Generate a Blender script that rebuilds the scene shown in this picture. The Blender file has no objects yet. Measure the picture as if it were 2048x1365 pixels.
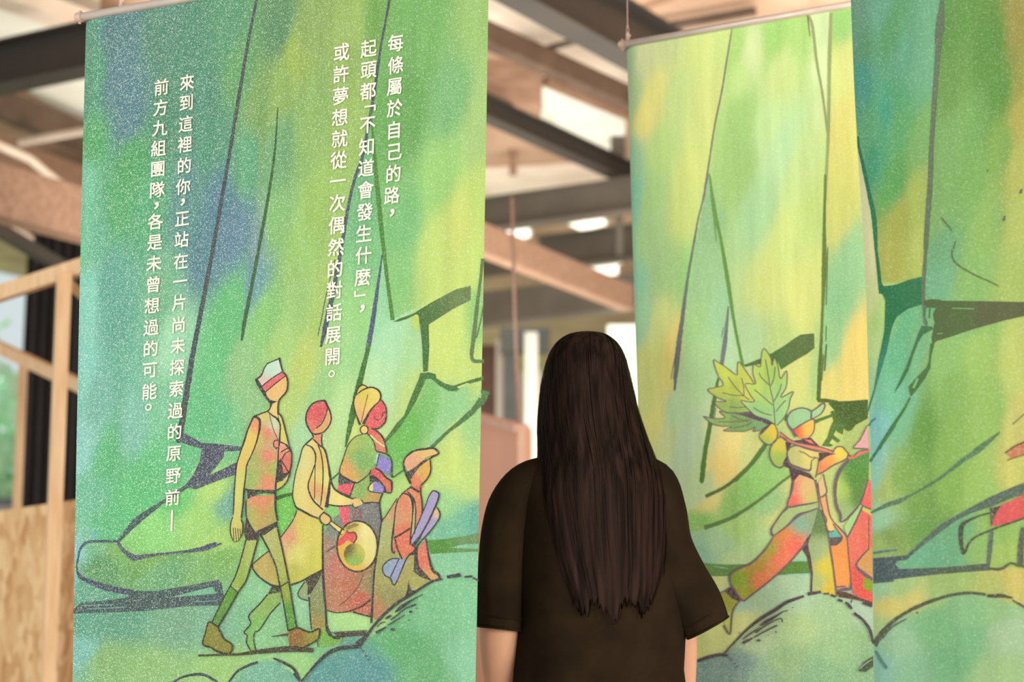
import bpy, bmesh, math, random
import numpy as np
from mathutils import Vector, Matrix
from mathutils.geometry import delaunay_2d_cdt

random.seed(7); np.random.seed(7)
S = bpy.context.scene
C = S.collection

# ---------------------------------------------------------------- camera
F = 3600.0                       # focal length in pixels of a 2048x1365 frame
PITCH = math.radians(8.97)
CAM = Vector((0, 0, 1.035))
cd = bpy.data.cameras.new('camera'); cam = bpy.data.objects.new('camera', cd); C.objects.link(cam)
cam.location = CAM; cam.rotation_euler = (math.pi/2 + PITCH, 0, 0)
cd.sensor_width = 36; cd.lens = F/2048*36; cd.clip_end = 200; cd.clip_start = 0.05
cd.dof.use_dof = True; cd.dof.focus_distance = 3.42; cd.dof.aperture_fstop = 3.0
S.camera = cam
# ---------------------------------------------------------------- world, light, exposure
W = bpy.data.worlds.new('world'); S.world = W; W.use_nodes = True
bg = W.node_tree.nodes['Background']; bg.inputs[0].default_value = (0.93, 0.97, 1.0, 1); bg.inputs[1].default_value = 0.75
def area(name, loc, target, sx, sy, power, col):
    l = bpy.data.lights.new(name, 'AREA'); l.shape = 'RECTANGLE'; l.size = sx; l.size_y = sy; l.energy = power; l.color = col
    o = bpy.data.objects.new(name, l); C.objects.link(o); o.location = loc
    o.rotation_euler = (Vector(target)-Vector(loc)).to_track_quat('-Z', 'Y').to_euler(); return o
area('daylight_window_left', (-5.5, 1.0, 2.6), (0, 3.6, 1.4), 3.0, 2.6, 110, (0.86, 0.97, 1.0))
area('hall_light_right', (4.5, -2.5, 2.6), (0.6, 3.6, 1.4), 3.0, 2.0, 215, (1.0, 0.86, 0.72))
area('hall_light_far', (1.0, 10.0, 1.6), (1.0, 12.0, 4.4), 6.0, 6.0, 520, (1.0, 0.93, 0.84))
area('fill_light_middle', (0.4, 0.9, 3.9), (1.0, 3.9, 1.2), 0.9, 0.9, 6, (1.0, 0.90, 0.80))  # weak fill added to brighten the second banner, not a fitting of the hall
area('fill_light_front', (-1.9, -1.4, 1.0), (1.0, 3.9, 0.85), 0.9, 0.9, 115, (1.0, 0.93, 0.86))  # low frontal fill, added to even out the second banner from top to bottom
area('fill_light_side', (3.0, 1.0, 1.3), (0.6, 4.0, 0.9), 1.0, 1.0, 95, (1.0, 0.90, 0.80))  # added fill from the right, reaches the second banner where the person shades it
sl = bpy.data.lights.new('sun', 'SUN'); sl.energy = 8.0; sl.angle = 0.05; so = bpy.data.objects.new('sun', sl); C.objects.link(so); so.rotation_euler = (math.radians(-48), 0, math.radians(35))
vs = S.view_settings; vs.view_transform = 'Standard'; vs.look = 'None'; vs.exposure = 0.08; vs.gamma = 1.0; vs.use_curve_mapping = False

# ---------------------------------------------------------------- pixel <-> world helpers
cp, sp = math.cos(PITCH), math.sin(PITCH)
def ray(px, py):
    x = (px-1024)/F; y = (682.5-py)/F
    return Vector((x, cp - y*sp, sp + y*cp))
def at_d(px, py, d):             # point at horizontal distance d (along +Y)
    r = ray(px, py); return CAM + r*(d/r.y)
def at_z(px, py, z):
    r = ray(px, py); return CAM + r*((z-CAM.z)/r.z)
def lin(c):
    c = np.asarray(c, float)/255.0
    return np.where(c <= 0.04045, c/12.92, ((c+0.055)/1.055)**2.4)

# ---------------------------------------------------------------- materials
def mat(name, rgb, rough=0.7, metal=0.0, noise=None, bump=0.0, emit=None, spec=0.5, coat=None):
    """procedural: base colour, mottled with a stretched noise towards noise['to']"""
    m = bpy.data.materials.new(name); m.use_nodes = True
    nt = m.node_tree; b = nt.nodes['Principled BSDF']
    c = tuple(lin(rgb))+(1,)
    b.inputs['Base Color'].default_value = c; b.inputs['Roughness'].default_value = rough
    b.inputs['Metallic'].default_value = metal; b.inputs['Specular IOR Level'].default_value = spec
    if noise:
        tc = nt.nodes.new('ShaderNodeTexCoord'); mp = nt.nodes.new('ShaderNodeMapping'); n = nt.nodes.new('ShaderNodeTexNoise')
        mp.inputs['Scale'].default_value = noise.get('stretch', (1, 1, 1)); n.inputs['Scale'].default_value = noise.get('scale', 5)
        n.inputs['Detail'].default_value = noise.get('detail', 5)
        r = nt.nodes.new('ShaderNodeValToRGB'); r.color_ramp.elements[0].position = noise.get('lo', 0.35); r.color_ramp.elements[1].position = noise.get('hi', 0.65)
        r.color_ramp.elements[0].color = c; r.color_ramp.elements[1].color = tuple(lin(noise['to']))+(1,)
        nt.links.new(tc.outputs['Object'], mp.inputs['Vector']); nt.links.new(mp.outputs[0], n.inputs['Vector'])
        nt.links.new(n.outputs['Fac'], r.inputs['Fac']); nt.links.new(r.outputs[0], b.inputs['Base Color'])
        if bump:
            bp = nt.nodes.new('ShaderNodeBump'); bp.inputs['Strength'].default_value = bump; bp.inputs['Distance'].default_value = 0.01
            nt.links.new(n.outputs['Fac'], bp.inputs['Height']); nt.links.new(bp.outputs[0], b.inputs['Normal'])
    if emit:
        b.inputs['Emission Color'].default_value = tuple(lin(emit[0]))+(1,); b.inputs['Emission Strength'].default_value = emit[1]
    return m

ALB = 1.0
def print_material():
    """printed cloth: colour from the painted attribute, sparkle grain by fine noise, weight in alpha"""
    m = bpy.data.materials.new('printed_cloth'); m.use_nodes = True
    nt = m.node_tree; N = nt.nodes; L = nt.links; b = N['Principled BSDF']
    b.inputs['Roughness'].default_value = 0.75; b.inputs['Specular IOR Level'].default_value = 0.25
    at = N.new('ShaderNodeAttribute'); at.attribute_name = 'paint'
    tc = N.new('ShaderNodeTexCoord')
    # fine grain
    n1 = N.new('ShaderNodeTexNoise'); n1.inputs['Scale'].default_value = 480; n1.inputs['Detail'].default_value = 1.0
    L.new(tc.outputs['Object'], n1.inputs['Vector'])
    r1 = N.new('ShaderNodeMapRange'); r1.inputs['From Min'].default_value = 0.50; r1.inputs['From Max'].default_value = 0.68
    L.new(n1.outputs['Fac'], r1.inputs['Value'])
    # coarser patchiness
    n2 = N.new('ShaderNodeTexNoise'); n2.inputs['Scale'].default_value = 200; n2.inputs['Detail'].default_value = 2.0
    L.new(tc.outputs['Object'], n2.inputs['Vector'])
    r2 = N.new('ShaderNodeMapRange'); r2.inputs['From Min'].default_value = 0.35; r2.inputs['From Max'].default_value = 0.65
    r2.inputs['To Min'].default_value = 0.35; r2.inputs['To Max'].default_value = 1.1
    L.new(n2.outputs['Fac'], r2.inputs['Value'])
    mu = N.new('ShaderNodeMath'); mu.operation = 'MULTIPLY'; L.new(r1.outputs[0], mu.inputs[0]); L.new(r2.outputs[0], mu.inputs[1])
    mw = N.new('ShaderNodeMath'); mw.operation = 'MULTIPLY'; L.new(mu.outputs[0], mw.inputs[0]); L.new(at.outputs['Alpha'], mw.inputs[1]); mw.use_clamp = True
    # brush streaks: soft value variation, long vertically
    mp = N.new('ShaderNodeMapping'); mp.inputs['Scale'].default_value = (1, 1, 0.12); L.new(tc.outputs['Object'], mp.inputs['Vector'])
    n3 = N.new('ShaderNodeTexNoise'); n3.inputs['Scale'].default_value = 45; n3.inputs['Detail'].default_value = 4; L.new(mp.outputs[0], n3.inputs['Vector'])
    r3 = N.new('ShaderNodeMapRange'); r3.inputs['From Min'].default_value = 0.3; r3.inputs['From Max'].default_value = 0.7
    r3.inputs['To Min'].default_value = 0.90; r3.inputs['To Max'].default_value = 1.04; L.new(n3.outputs['Fac'], r3.inputs['Value'])
    hs = N.new('ShaderNodeHueSaturation'); hs.inputs['Saturation'].default_value = 1.0; L.new(r3.outputs[0], hs.inputs['Value']); L.new(at.outputs['Color'], hs.inputs['Color'])
    mx = N.new('ShaderNodeMix'); mx.data_type = 'RGBA'; L.new(mw.outputs[0], mx.inputs['Factor']); L.new(hs.outputs[0], mx.inputs['A'])
    lt = N.new('ShaderNodeMix'); lt.data_type = 'RGBA'; lt.inputs['Factor'].default_value = 0.44
    L.new(hs.outputs[0], lt.inputs['A']); lt.inputs['B'].default_value = tuple(lin((226, 242, 222)))+(1,)
    L.new(lt.outputs['Result'], mx.inputs['B'])
    L.new(mx.outputs['Result'], b.inputs['Base Color'])
    bp = N.new('ShaderNodeBump'); bp.inputs['Strength'].default_value = 0.12; bp.inputs['Distance'].default_value = 0.001
    L.new(n1.outputs['Fac'], bp.inputs['Height']); L.new(bp.outputs[0], b.inputs['Normal'])
    return m
M = {}
M['print'] = print_material()
M['rod'] = mat('satin_metal', (206, 190, 178), 0.38, 0.25, noise=dict(to=(198, 182, 170), scale=30))
M['cap'] = mat('plastic_cap', (188, 160, 142), 0.5, 0.0, noise=dict(to=(170, 145, 128), scale=60))
M['wire'] = mat('coated_wire', (205, 170, 155), 0.4, 0.2, noise=dict(to=(190, 155, 140), scale=60))
M['steel'] = mat('dark_steel', (82, 76, 66), 0.55, 0.1, noise=dict(to=(70, 64, 54), scale=2))
M['steel_black'] = mat('black_steel', (44, 42, 38), 0.5, 0.1, noise=dict(to=(54, 48, 42), scale=2))
M['timber'] = mat('brown_timber', (150, 120, 98), 0.6, noise=dict(to=(124, 94, 74), scale=6, stretch=(1, 6, 6)))
M['timber_dark'] = mat('dark_timber', (92, 74, 60), 0.6, noise=dict(to=(74, 58, 46), scale=6))
M['ceil'] = mat('ceiling_board', (190, 160, 135), 0.8, noise=dict(to=(160, 128, 104), scale=1.5))
M['panel'] = mat('pale_ceiling_panel', (232, 220, 202), 0.8, noise=dict(to=(214, 196, 178), scale=2))
M['panel_white'] = mat('white_ceiling_panel', (236, 238, 228), 0.8, noise=dict(to=(222, 222, 205), scale=2))
M['pine'] = mat('pine_batten', (236, 204, 162), 0.6, noise=dict(to=(220, 178, 130), scale=9, stretch=(6, 6, 0.5)), bump=0.1)
M['plaster'] = mat('pale_plaster', (206, 200, 190), 0.85, noise=dict(to=(188, 180, 168), scale=1.2))
M['floor'] = mat('concrete_floor', (190, 180, 166), 0.5, noise=dict(to=(168, 158, 146), scale=2, detail=8), bump=0.1)
M['curtain'] = mat('black_curtain', (36, 32, 30), 0.95, noise=dict(to=(24, 22, 21), scale=30))
M['salmon'] = mat('salmon_board', (244, 186, 156), 0.6, noise=dict(to=(238, 178, 148), scale=3))
M['salmon_edge'] = mat('salmon_edge', (235, 190, 165), 0.5, noise=dict(to=(225, 180, 155), scale=5))
M['lamp'] = mat('lamp_face', (250, 246, 232), 0.5, noise=dict(to=(240, 236, 224), scale=3), emit=((255, 250, 236), 1.6))
M['leafout'] = mat('tree_leaves', (150, 205, 160), 0.8, noise=dict(to=(205, 232, 205), scale=6))
M['bark'] = mat('tree_bark', (96, 84, 70), 0.9, noise=dict(to=(70, 62, 52), scale=10))
M['grass'] = mat('lawn', (150, 190, 130), 0.9, noise=dict(to=(120, 165, 100), scale=3))
M['frame'] = mat('window_metal', (120, 125, 125), 0.5, noise=dict(to=(100, 105, 105), scale=8))
M['doorbrown'] = mat('brown_door', (92, 62, 44), 0.6, noise=dict(to=(74, 48, 34), scale=8))
M['greypaint'] = mat('grey_paint', (98, 102, 98), 0.7, noise=dict(to=(84, 88, 86), scale=4))
M['shirt'] = mat('black_cotton', (46, 35, 22), 0.95, noise=dict(to=(36, 27, 17), scale=14), bump=0.25, spec=0.1)
M['skin'] = mat('skin', (214, 164, 134), 0.5, noise=dict(to=(224, 172, 142), scale=12))
M['hair'] = mat('dark_hair', (52, 36, 31), 0.72, noise=dict(to=(25, 17, 12), scale=16, stretch=(5, 5, 0.25), detail=6), bump=0.25, spec=0.10)
M['trousers'] = mat('dark_denim', (40, 42, 52), 0.9, noise=dict(to=(52, 54, 66), scale=60))
M['shoe'] = mat('white_shoe', (215, 212, 205), 0.6, noise=dict(to=(200, 196, 188), scale=20))
M['lip'] = mat('lips', (176, 100, 92), 0.5, noise=dict(to=(165, 90, 84), scale=30))
M['eye'] = mat('eye', (40, 30, 26), 0.2, noise=dict(to=(60, 44, 36), scale=40))

# oriented strand board: flakes by voronoi
def osb():
    m = bpy.data.materials.new('strand_board'); m.use_nodes = True
    nt = m.node_tree; N = nt.nodes; L = nt.links; b = N['Principled BSDF']; b.inputs['Roughness'].default_value = 0.7
    tc = N.new('ShaderNodeTexCoord'); mp = N.new('ShaderNodeMapping'); mp.inputs['Scale'].default_value = (1, 1, 0.45)
    mp.inputs['Rotation'].default_value = (0.4, 0.5, 0.3)
    L.new(tc.outputs['Object'], mp.inputs['Vector'])
    v = N.new('ShaderNodeTexVoronoi'); v.inputs['Scale'].default_value = 46; L.new(mp.outputs[0], v.inputs['Vector'])
    n = N.new('ShaderNodeTexNoise'); n.inputs['Scale'].default_value = 5; n.inputs['Detail'].default_value = 6; L.new(mp.outputs[0], n.inputs['Vector'])
    sx = N.new('ShaderNodeSeparateColor'); L.new(v.outputs['Color'], sx.inputs[0])
    ad = N.new('ShaderNodeMath'); ad.operation = 'ADD'; L.new(sx.outputs[0], ad.inputs[0]); L.new(n.outputs['Fac'], ad.inputs[1])
    mr = N.new('ShaderNodeMapRange'); mr.inputs['From Min'].default_value = 0.35; mr.inputs['From Max'].default_value = 1.3; L.new(ad.outputs[0], mr.inputs[0])
    r = N.new('ShaderNodeValToRGB'); r.color_ramp.elements[0].color = tuple(lin((184, 136, 86)))+(1,); r.color_ramp.elements[1].color = tuple(lin((228, 194, 144)))+(1,)
    e = r.color_ramp.elements.new(0.5); e.color = tuple(lin((210, 168, 116)))+(1,)
    L.new(mr.outputs[0], r.inputs[0]); L.new(r.outputs[0], b.inputs['Base Color']); return m
M['osb'] = osb()
def glass():
    m = bpy.data.materials.new('window_glass'); m.use_nodes = True
    b = m.node_tree.nodes['Principled BSDF']; b.inputs['Roughness'].default_value = 0.02; b.inputs['Transmission Weight'].default_value = 1.0
    b.inputs['Base Color'].default_value = (0.9, 0.97, 0.95, 1); b.inputs['IOR'].default_value = 1.05; return m
M['glass'] = glass()

# ---------------------------------------------------------------- object helpers
def link(name, me, m=None, parent=None, kind=None, label=None):
    o = bpy.data.objects.new(name, me); C.objects.link(o)
    if m is not None: me.materials.append(m)
    if parent is not None:
        o.parent = parent; o.matrix_parent_inverse = Matrix.Translation(-parent_world(parent))
    if kind: o['kind'] = kind
    if label: o['label'] = label
    return o
def parent_world(o):
    v = Vector(o.location)
    if o.parent: v = v + Vector((0, 0, 0))
    return v
ROOTLOC = {}
def thing(name, label, cat, loc=(0, 0, 0), group=None):
    o = bpy.data.objects.new(name, None); C.objects.link(o); o.location = loc; o.empty_display_size = 0.1
    o['label'] = label; o['category'] = cat
    if group: o['group'] = group
    ROOTLOC[o.name] = Vector(loc); return o
def tag(o, label, cat, group=None):
    o['label'] = label; o['category'] = cat
    if group: o['group'] = group
    return o
def root_of(p):
    while p.parent: p = p.parent
    return p
def emit_bm(name, bm, m, parent=None, kind=None, label=None, smooth=False, recenter=True):
    """bm holds world coordinates; mesh becomes local to the object"""
    me = bpy.data.meshes.new(name)
    if parent is not None:
        off = ROOTLOC[root_of(parent).name]
        bmesh.ops.translate(bm, vec=-off, verts=bm.verts); loc = None
    elif recenter and len(bm.verts):
        c = sum((v.co for v in bm.verts), Vector())/len(bm.verts); c.z = min(v.co.z for v in bm.verts)
        bmesh.ops.translate(bm, vec=-c, verts=bm.verts); loc = c
    else: loc = None
    bmesh.ops.recalc_face_normals(bm, faces=bm.faces)
    bm.to_mesh(me); bm.free()
    if smooth: me.polygons.foreach_set('use_smooth', [True]*len(me.polygons))
    o = bpy.data.objects.new(name, me); C.objects.link(o)
    if m is not None: me.materials.append(m)
    if parent is not None: o.parent = parent
    elif loc is not None:
        o.location = loc; ROOTLOC[o.name] = loc.copy()
    else: ROOTLOC[o.name] = Vector((0, 0, 0))
    if kind: o['kind'] = kind
    if label: o['label'] = label
    return o
def box_bm(bm, a, b):
    a = Vector(a); b = Vector(b)
    r = bmesh.ops.create_cube(bm, size=1); 
    for v in r['verts']: v.co = Vector((a.x+(b.x-a.x)*(v.co.x+.5), a.y+(b.y-a.y)*(v.co.y+.5), a.z+(b.z-a.z)*(v.co.z+.5)))
    return r['verts']
def bar_bm(bm, p, q, w, h, up=Vector((0, 0, 1)), bevel=0.0):
    """rectangular bar from p to q, w across, h along up, centred"""
    p = Vector(p); q = Vector(q); d = (q-p).normalized(); s = d.cross(up).normalized(); u = s.cross(d).normalized()
    vs_ = []
    for e in (p, q):
        for a, b in ((-1, -1), (1, -1), (1, 1), (-1, 1)): vs_.append(bm.verts.new(e+s*a*w/2+u*b*h/2))
    fs = [(0, 1, 2, 3), (7, 6, 5, 4), (0, 4, 5, 1), (1, 5, 6, 2), (2, 6, 7, 3), (3, 7, 4, 0)]
    for f in fs: bm.faces.new([vs_[i] for i in f])
    return vs_
def tube_bm(bm, pts, radii, n=12, caps=True, squash=None):
    """round tube along pts; radii one number, list, or list of (ra, rb)"""
    pts = [Vector(p) for p in pts]
    if not isinstance(radii, (list, tuple)): radii = [radii]*len(pts)
    rings = []; up = Vector((0, 0, 1))
    d0 = (pts[1]-pts[0]).normalized(); s = d0.cross(up)
    if s.length < 0.05: s = Vector((1, 0, 0))
    s.normalize()
    for i, p in enumerate(pts):
        d = (pts[min(i+1, len(pts)-1)]-pts[max(i-1, 0)]).normalized()
        s = (s - d*s.dot(d)).normalized(); u = d.cross(s)
        r = radii[i]; ra, rb = (r if isinstance(r, (list, tuple)) else (r, r))
        rings.append([bm.verts.new(p + s*math.cos(2*math.pi*k/n)*ra + u*math.sin(2*math.pi*k/n)*rb) for k in range(n)])
    for a, b in zip(rings[:-1], rings[1:]):
        for k in range(n): bm.faces.new([a[k], a[(k+1) % n], b[(k+1) % n], b[k]])
    if caps: bm.faces.new(rings[0][::-1]); bm.faces.new(rings[-1])
    return rings
def ibeam_bm(bm, p, q, w, h, t=0.012, tw=0.010):
    """steel I section, bottom face at the z of p,q"""
    up = Vector((0, 0, 1)); p = Vector(p); q = Vector(q)
    bar_bm(bm, p+up*t/2, q+up*t/2, w, t); bar_bm(bm, p+up*(h-t/2), q+up*(h-t/2), w, t)
    bar_bm(bm, p+up*h/2, q+up*h/2, tw, h-2*t)

def catmull(pts, step=5.0, closed=False):
    P = [np.array(p, float) for p in pts]; n = len(P); out = []
    if n < 3 and not closed: 
        segs = range(n-1)
    rng = range(n if closed else n-1)
    for i in rng:
        if closed: p0, p1, p2, p3 = P[i-1], P[i], P[(i+1) % n], P[(i+2) % n]
        else: p0, p1, p2, p3 = P[max(i-1, 0)], P[i], P[i+1], P[min(i+2, n-1)]
        L = np.hypot(*(p2-p1)[:2]); k = max(1, int(math.ceil(L/step)))
        for j in range(k):
            t = j/k
            out.append(0.5*((2*p1)+(-p0+p2)*t+(2*p0-5*p1+4*p2-p3)*t*t+(-p0+3*p1-3*p2+p3)*t**3))
    if not closed: out.append(P[-1])
    return out

# ================================================================ SETTING
dA = Vector((-0.857, 0.515, 0)); dB = Vector((0.513, 0.858, 0))
def grid_pt(a, b, z): return Vector((dA.x*a+dB.x*b, dA.y*a+dB.y*b, z))
def slab(name, a0, a1, b0, b1, z0, z1, m, **k):
    bm = bmesh.new(); vs_ = [bm.verts.new(grid_pt(a, b, z)) for z in (z0, z1) for a, b in ((a0, b0), (a1, b0), (a1, b1), (a0, b1))]
    for f in ((3, 2, 1, 0), (4, 5, 6, 7), (0, 1, 5, 4), (1, 2, 6, 5), (2, 3, 7, 6), (3, 0, 4, 7)): bm.faces.new([vs_[i] for i in f])
    return emit_bm(name, bm, m, **k)
ZC = 4.4
floor_o = slab('floor', -10, 13, -4, 26, -0.1, 0, M['floor'], kind='structure')
ceil_o = slab('ceiling', -10, 13, 1, 26, ZC, ZC+0.15, M['ceil'], kind='structure')
wall_back = slab('wall_back', -10, 13, 26, 26.2, 0, ZC, M['plaster'], kind='structure')
wall_right = slab('wall_right', -10.2, -10, 4, 26, 0, ZC, M['plaster'], kind='structure')

def poly_slab(name, pix, z, thick, m, parent=None, **k):
    """flat panel on the ceiling plane: outline given by points of the plane z"""
    pts = [at_z(x, y, z) for x, y in pix]; bm = bmesh.new()
    lo = [bm.verts.new(p) for p in pts]; hi = [bm.verts.new(p+Vector((0, 0, thick))) for p in pts]
    bm.faces.new(lo); bm.faces.new(hi[::-1]); n = len(pts)
    for i in range(n): bm.faces.new([lo[i], hi[i], hi[(i+1) % n], lo[(i+1) % n]])
    return emit_bm(name, bm, m, parent, **k)
PANELS = [
 ([(-60, -20), (60, 30), (135, 68), (60, 90), (-60, 108)], 'panel_white'),
 ([(40, -60), (200, -60), (200, 40), (150, 40), (30, 2)], 'panel'),
 ([(45, 176), (200, 140), (230, 262), (165, 240), (90, 205)], 'panel_white'),
 ([(960, -60), (1020, -10), (1100, 50), (1180, 100), (1262, 150), (1262, 215), (1120, 120), (1060, 98), (960, 52)], 'panel'),
 ([(960, 160), (1080, 215), (1100, 275), (1060, 270), (960, 225)], 'panel_white'),
 ([(1085, 160), (1250, 222), (1250, 345), (1085, 272)], 'panel_white'),
 ([(960, 345), (1240, 330), (1240, 378), (960, 412)], 'panel'),
 ([(1270, 30), (1500, -60), (1620, -60), (1620, 10), (1400, 80), (1290, 100)], 'ceil'),
]
for pix, mk in PANELS:
    poly_slab('ceiling_panel', pix, ZC-0.04, 0.035, M[mk], parent=ceil_o)

def ceiling_bar(name, label, cat, p0, p1, z, w, h, m, ext=(0.5, 0.5), style='box', group=None):
    """bar hung under the ceiling; p0,p1 = points on its lower edge"""
    if style != 'pipe' and p0[1] > 0 and name != 'conduit_bar':      # structural members run on past the visible gap
        ext = (ext[0] and max(ext[0], 1.2), ext[1] and max(ext[1], 2.2)) if p0[0] > 900 else (ext[0]*1.5, max(ext[1], 2.6))
    a = at_z(*p0, z); b = at_z(*p1, z); d = b-a; a2 = a-d*ext[0]; b2 = b+d*ext[1]
    bm = bmesh.new()
    if style == 'i': ibeam_bm(bm, a2, b2, w, h)
    elif style == 'pipe': tube_bm(bm, [a2, b2], w/2, 10)
    else: bar_bm(bm, a2+Vector((0, 0, h/2)), b2+Vector((0, 0, h/2)), w, h)
    o = emit_bm(name, bm, m); tag(o, label, cat, group); return o
# dark steel, running right-to-left away
ceiling_bar('steel_beam', 'black steel beam at the upper left, left of the first banner', 'beam', (0, 180), (165, 146), 3.75, 0.16, 0.24, M['steel_black'], (2.5, 0.6), 'i')
ceiling_bar('steel_beam', 'deep dark grey steel beam level with the middle of the far gap', 'beam', (970, 463), (1265, 424), 3.55, 0.14, 0.21, M['steel'], (0.6, 1.4), 'i')
ceiling_bar('steel_beam', 'dark steel beam below the deepest one, ending at a brown timber', 'beam', (1078, 540), (1265, 518), 3.6, 0.14, 0.24, M['steel'], (0, 2.2), 'i')
ceiling_bar('steel_beam', 'lowest wide grey beam just above the head of the person', 'beam', (970, 652), (1265, 618), 3.2, 0.14, 0.24, M['steel'], (0.8, 1.4), 'box')
ceiling_bar('steel_beam', 'short grey beam crossing at far left of gap under brown timber', 'beam', (965, 553), (1025, 545), 3.6, 0.12, 0.16, M['steel'], (1.5, 0), 'box')
# running left-to-right away
ceiling_bar('steel_beam', 'broad dark brown beam crossing the top of the gap to the second banner', 'beam', (1028, 0), (1252, 122), 3.8, 0.16, 0.28, M['steel_black'], (1.6, 1.6), 'i')
ceiling_bar('steel_beam', 'slim dark brown beam slanting down through the gap beside the first banner', 'beam', (970, 238), (1255, 366), 3.8, 0.10, 0.13, M['steel_black'], (1.2, 0.8), 'i')
ceiling_bar('ceiling_joist', 'grey brown joist under pale panels in the gap', 'joist', (975, 92), (1252, 214), 4.1, 0.10, 0.12, M['timber_dark'], (1.0, 0.8))
ceiling_bar('ceiling_joist', 'reddish brown timber crossing the lower part of the gap', 'joist', (970, 512), (1255, 622), 3.1, 0.09, 0.17, M['timber'], (0.6, 0.0))
ceiling_bar('ceiling_joist', 'wide brown timber low at the left edge above black curtain', 'joist', (0, 440), (165, 482), 3.0, 0.14, 0.26, M['timber'], (2.0, 0.6))
ceiling_bar('ceiling_joist', 'dark joist behind the black beam at upper left', 'joist', (0, 235), (165, 300), 4.1, 0.12, 0.16, M['timber_dark'], (1.2, 0.6))
ceiling_bar('ceiling_joist', 'mid brown joist at the left below the dark joist', 'joist', (0, 330), (165, 392), 4.0, 0.12, 0.18, M['timber'], (1.2, 0.6))
ceiling_bar('ceiling_joist', 'cream painted joist across the top left corner', 'joist', (0, 5), (165, 66), 4.15, 0.16, 0.10, M['panel'], (1.2, 0.6))
ceiling_bar('ceiling_pipe', 'thin pale pipe sloping down at left above the timber frame', 'pipe', (0, 292), (60, 318), 3.7, 0.05, 0.05, M['panel'], (1.0, 0.0), 'pipe')
ceiling_bar('ceiling_pipe', 'pale pipe bending down toward the first banner edge', 'pipe', (58, 317), (170, 408), 3.7, 0.05, 0.05, M['panel'], (0.0, 0.3), 'pipe')
ceiling_bar('ceiling_pipe', 'thin pipe along the brown ceiling above the second banner rod', 'pipe', (1285, 62), (1510, 22), 4.3, 0.05, 0.05, M['timber_dark'], (0.0, 0.0), 'pipe')
ceiling_bar('ceiling_pipe', 'thin grey pipe crossing pale panels high in the gap', 'pipe', (1040, 112), (1165, 78), 4.25, 0.04, 0.05, M['steel'], (0.2, 0.0), 'pipe')
ceiling_bar('ceiling_pipe', 'pale pipe at left crossing below the dark joist', 'pipe', (40, 285), (168, 262), 4.0, 0.05, 0.05, M['panel'], (0.0, 0.3), 'pipe')
ceiling_bar('ceiling_joist', 'thin joist line behind the slim beam in the gap', 'joist', (1090, 170), (1200, 215), 4.2, 0.06, 0.05, M['timber'], (0.0, 0.3))
# duct box & posts
def upright(name, label, cat, x0, x1, ytop, ybot, d, thick, m, tilt=0):
    a = at_d(x0, ytop, d); b = at_d(x1, ybot, d); bm = bmesh.new()
    box_bm(bm, (min(a.x, b.x), d, min(a.z, b.z)), (max(a.x, b.x), d+thick, max(a.z, b.z)))
    o = emit_bm(name, bm, m); tag(o, label, cat); return o
upright('air_duct', 'brown boxed duct hanging by the first banner edge near the pale panels', 'duct', 955, 1083, 118, 212, 9.8, 0.5, M['timber'])
upright('hanger_post', 'dark vertical post dropping from the ceiling by the second banner', 'post', 1222, 1250, 195, 310, 12.0, 0.12, M['steel'])
upright('hanger_post', 'dark stub post between the two dark grey beams', 'post', 1232, 1246, 330, 505, 11.4, 0.08, M['steel'])
upright('hanger_post', 'brown stub post under the dark beam beside bright skylight', 'post', 1237, 1249, 530, 600, 13.5, 0.08, M['timber'])
upright('hanger_post', 'orange brown stub at left of the gap below the slim beam', 'post', 1018, 1034, 285, 345, 12.5, 0.1, M['timber'])
# lamps / skylights
def lamp(pix, z, label):
    bm = bmesh.new(); pts = [at_z(x, y, z) for x, y in pix]; c = sum(pts, Vector())/len(pts)
    t = thing('ceiling_light', label, 'light', tuple(c+Vector((0, 0, 0.06))))
    lo = [bm.verts.new(p) for p in pts]; hi = [bm.verts.new(p+Vector((0, 0, .02))) for p in pts]; n = len(pts)
    bm.faces.new(lo); bm.faces.new(hi[::-1])
    for i in range(n): bm.faces.new([lo[i], hi[i], hi[(i+1) % n], lo[(i+1) % n]])
    emit_bm('diffuser', bm, M['lamp'], t)
    bm = bmesh.new()
    for i in range(n): bar_bm(bm, pts[i]+Vector((0, 0, .03)), pts[(i+1) % n]+Vector((0, 0, .03)), .04, .05)
    emit_bm('light_frame', bm, M['panel_white'], t)
lamp([(984, 468), (1012, 484), (1060, 474), (1058, 458)], 4.2, 'bright white light panel below the deep grey beam, beside the first banner')
lamp([(1140, 450), (1165, 462), (1212, 450), (1206, 436)], 4.2, 'small bright light panel under the deep grey beam, right of centre in the gap')
lamp([(1168, 540), (1215, 572), (1240, 568), (1240, 530)], 4.2, 'white glowing light panel by the brown stub post')
lamp([(1070, 252), (1084, 278), (1098, 272), (1096, 248)], 4.3, 'little white lamp glowing between pale panels near the slim beam')

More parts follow.
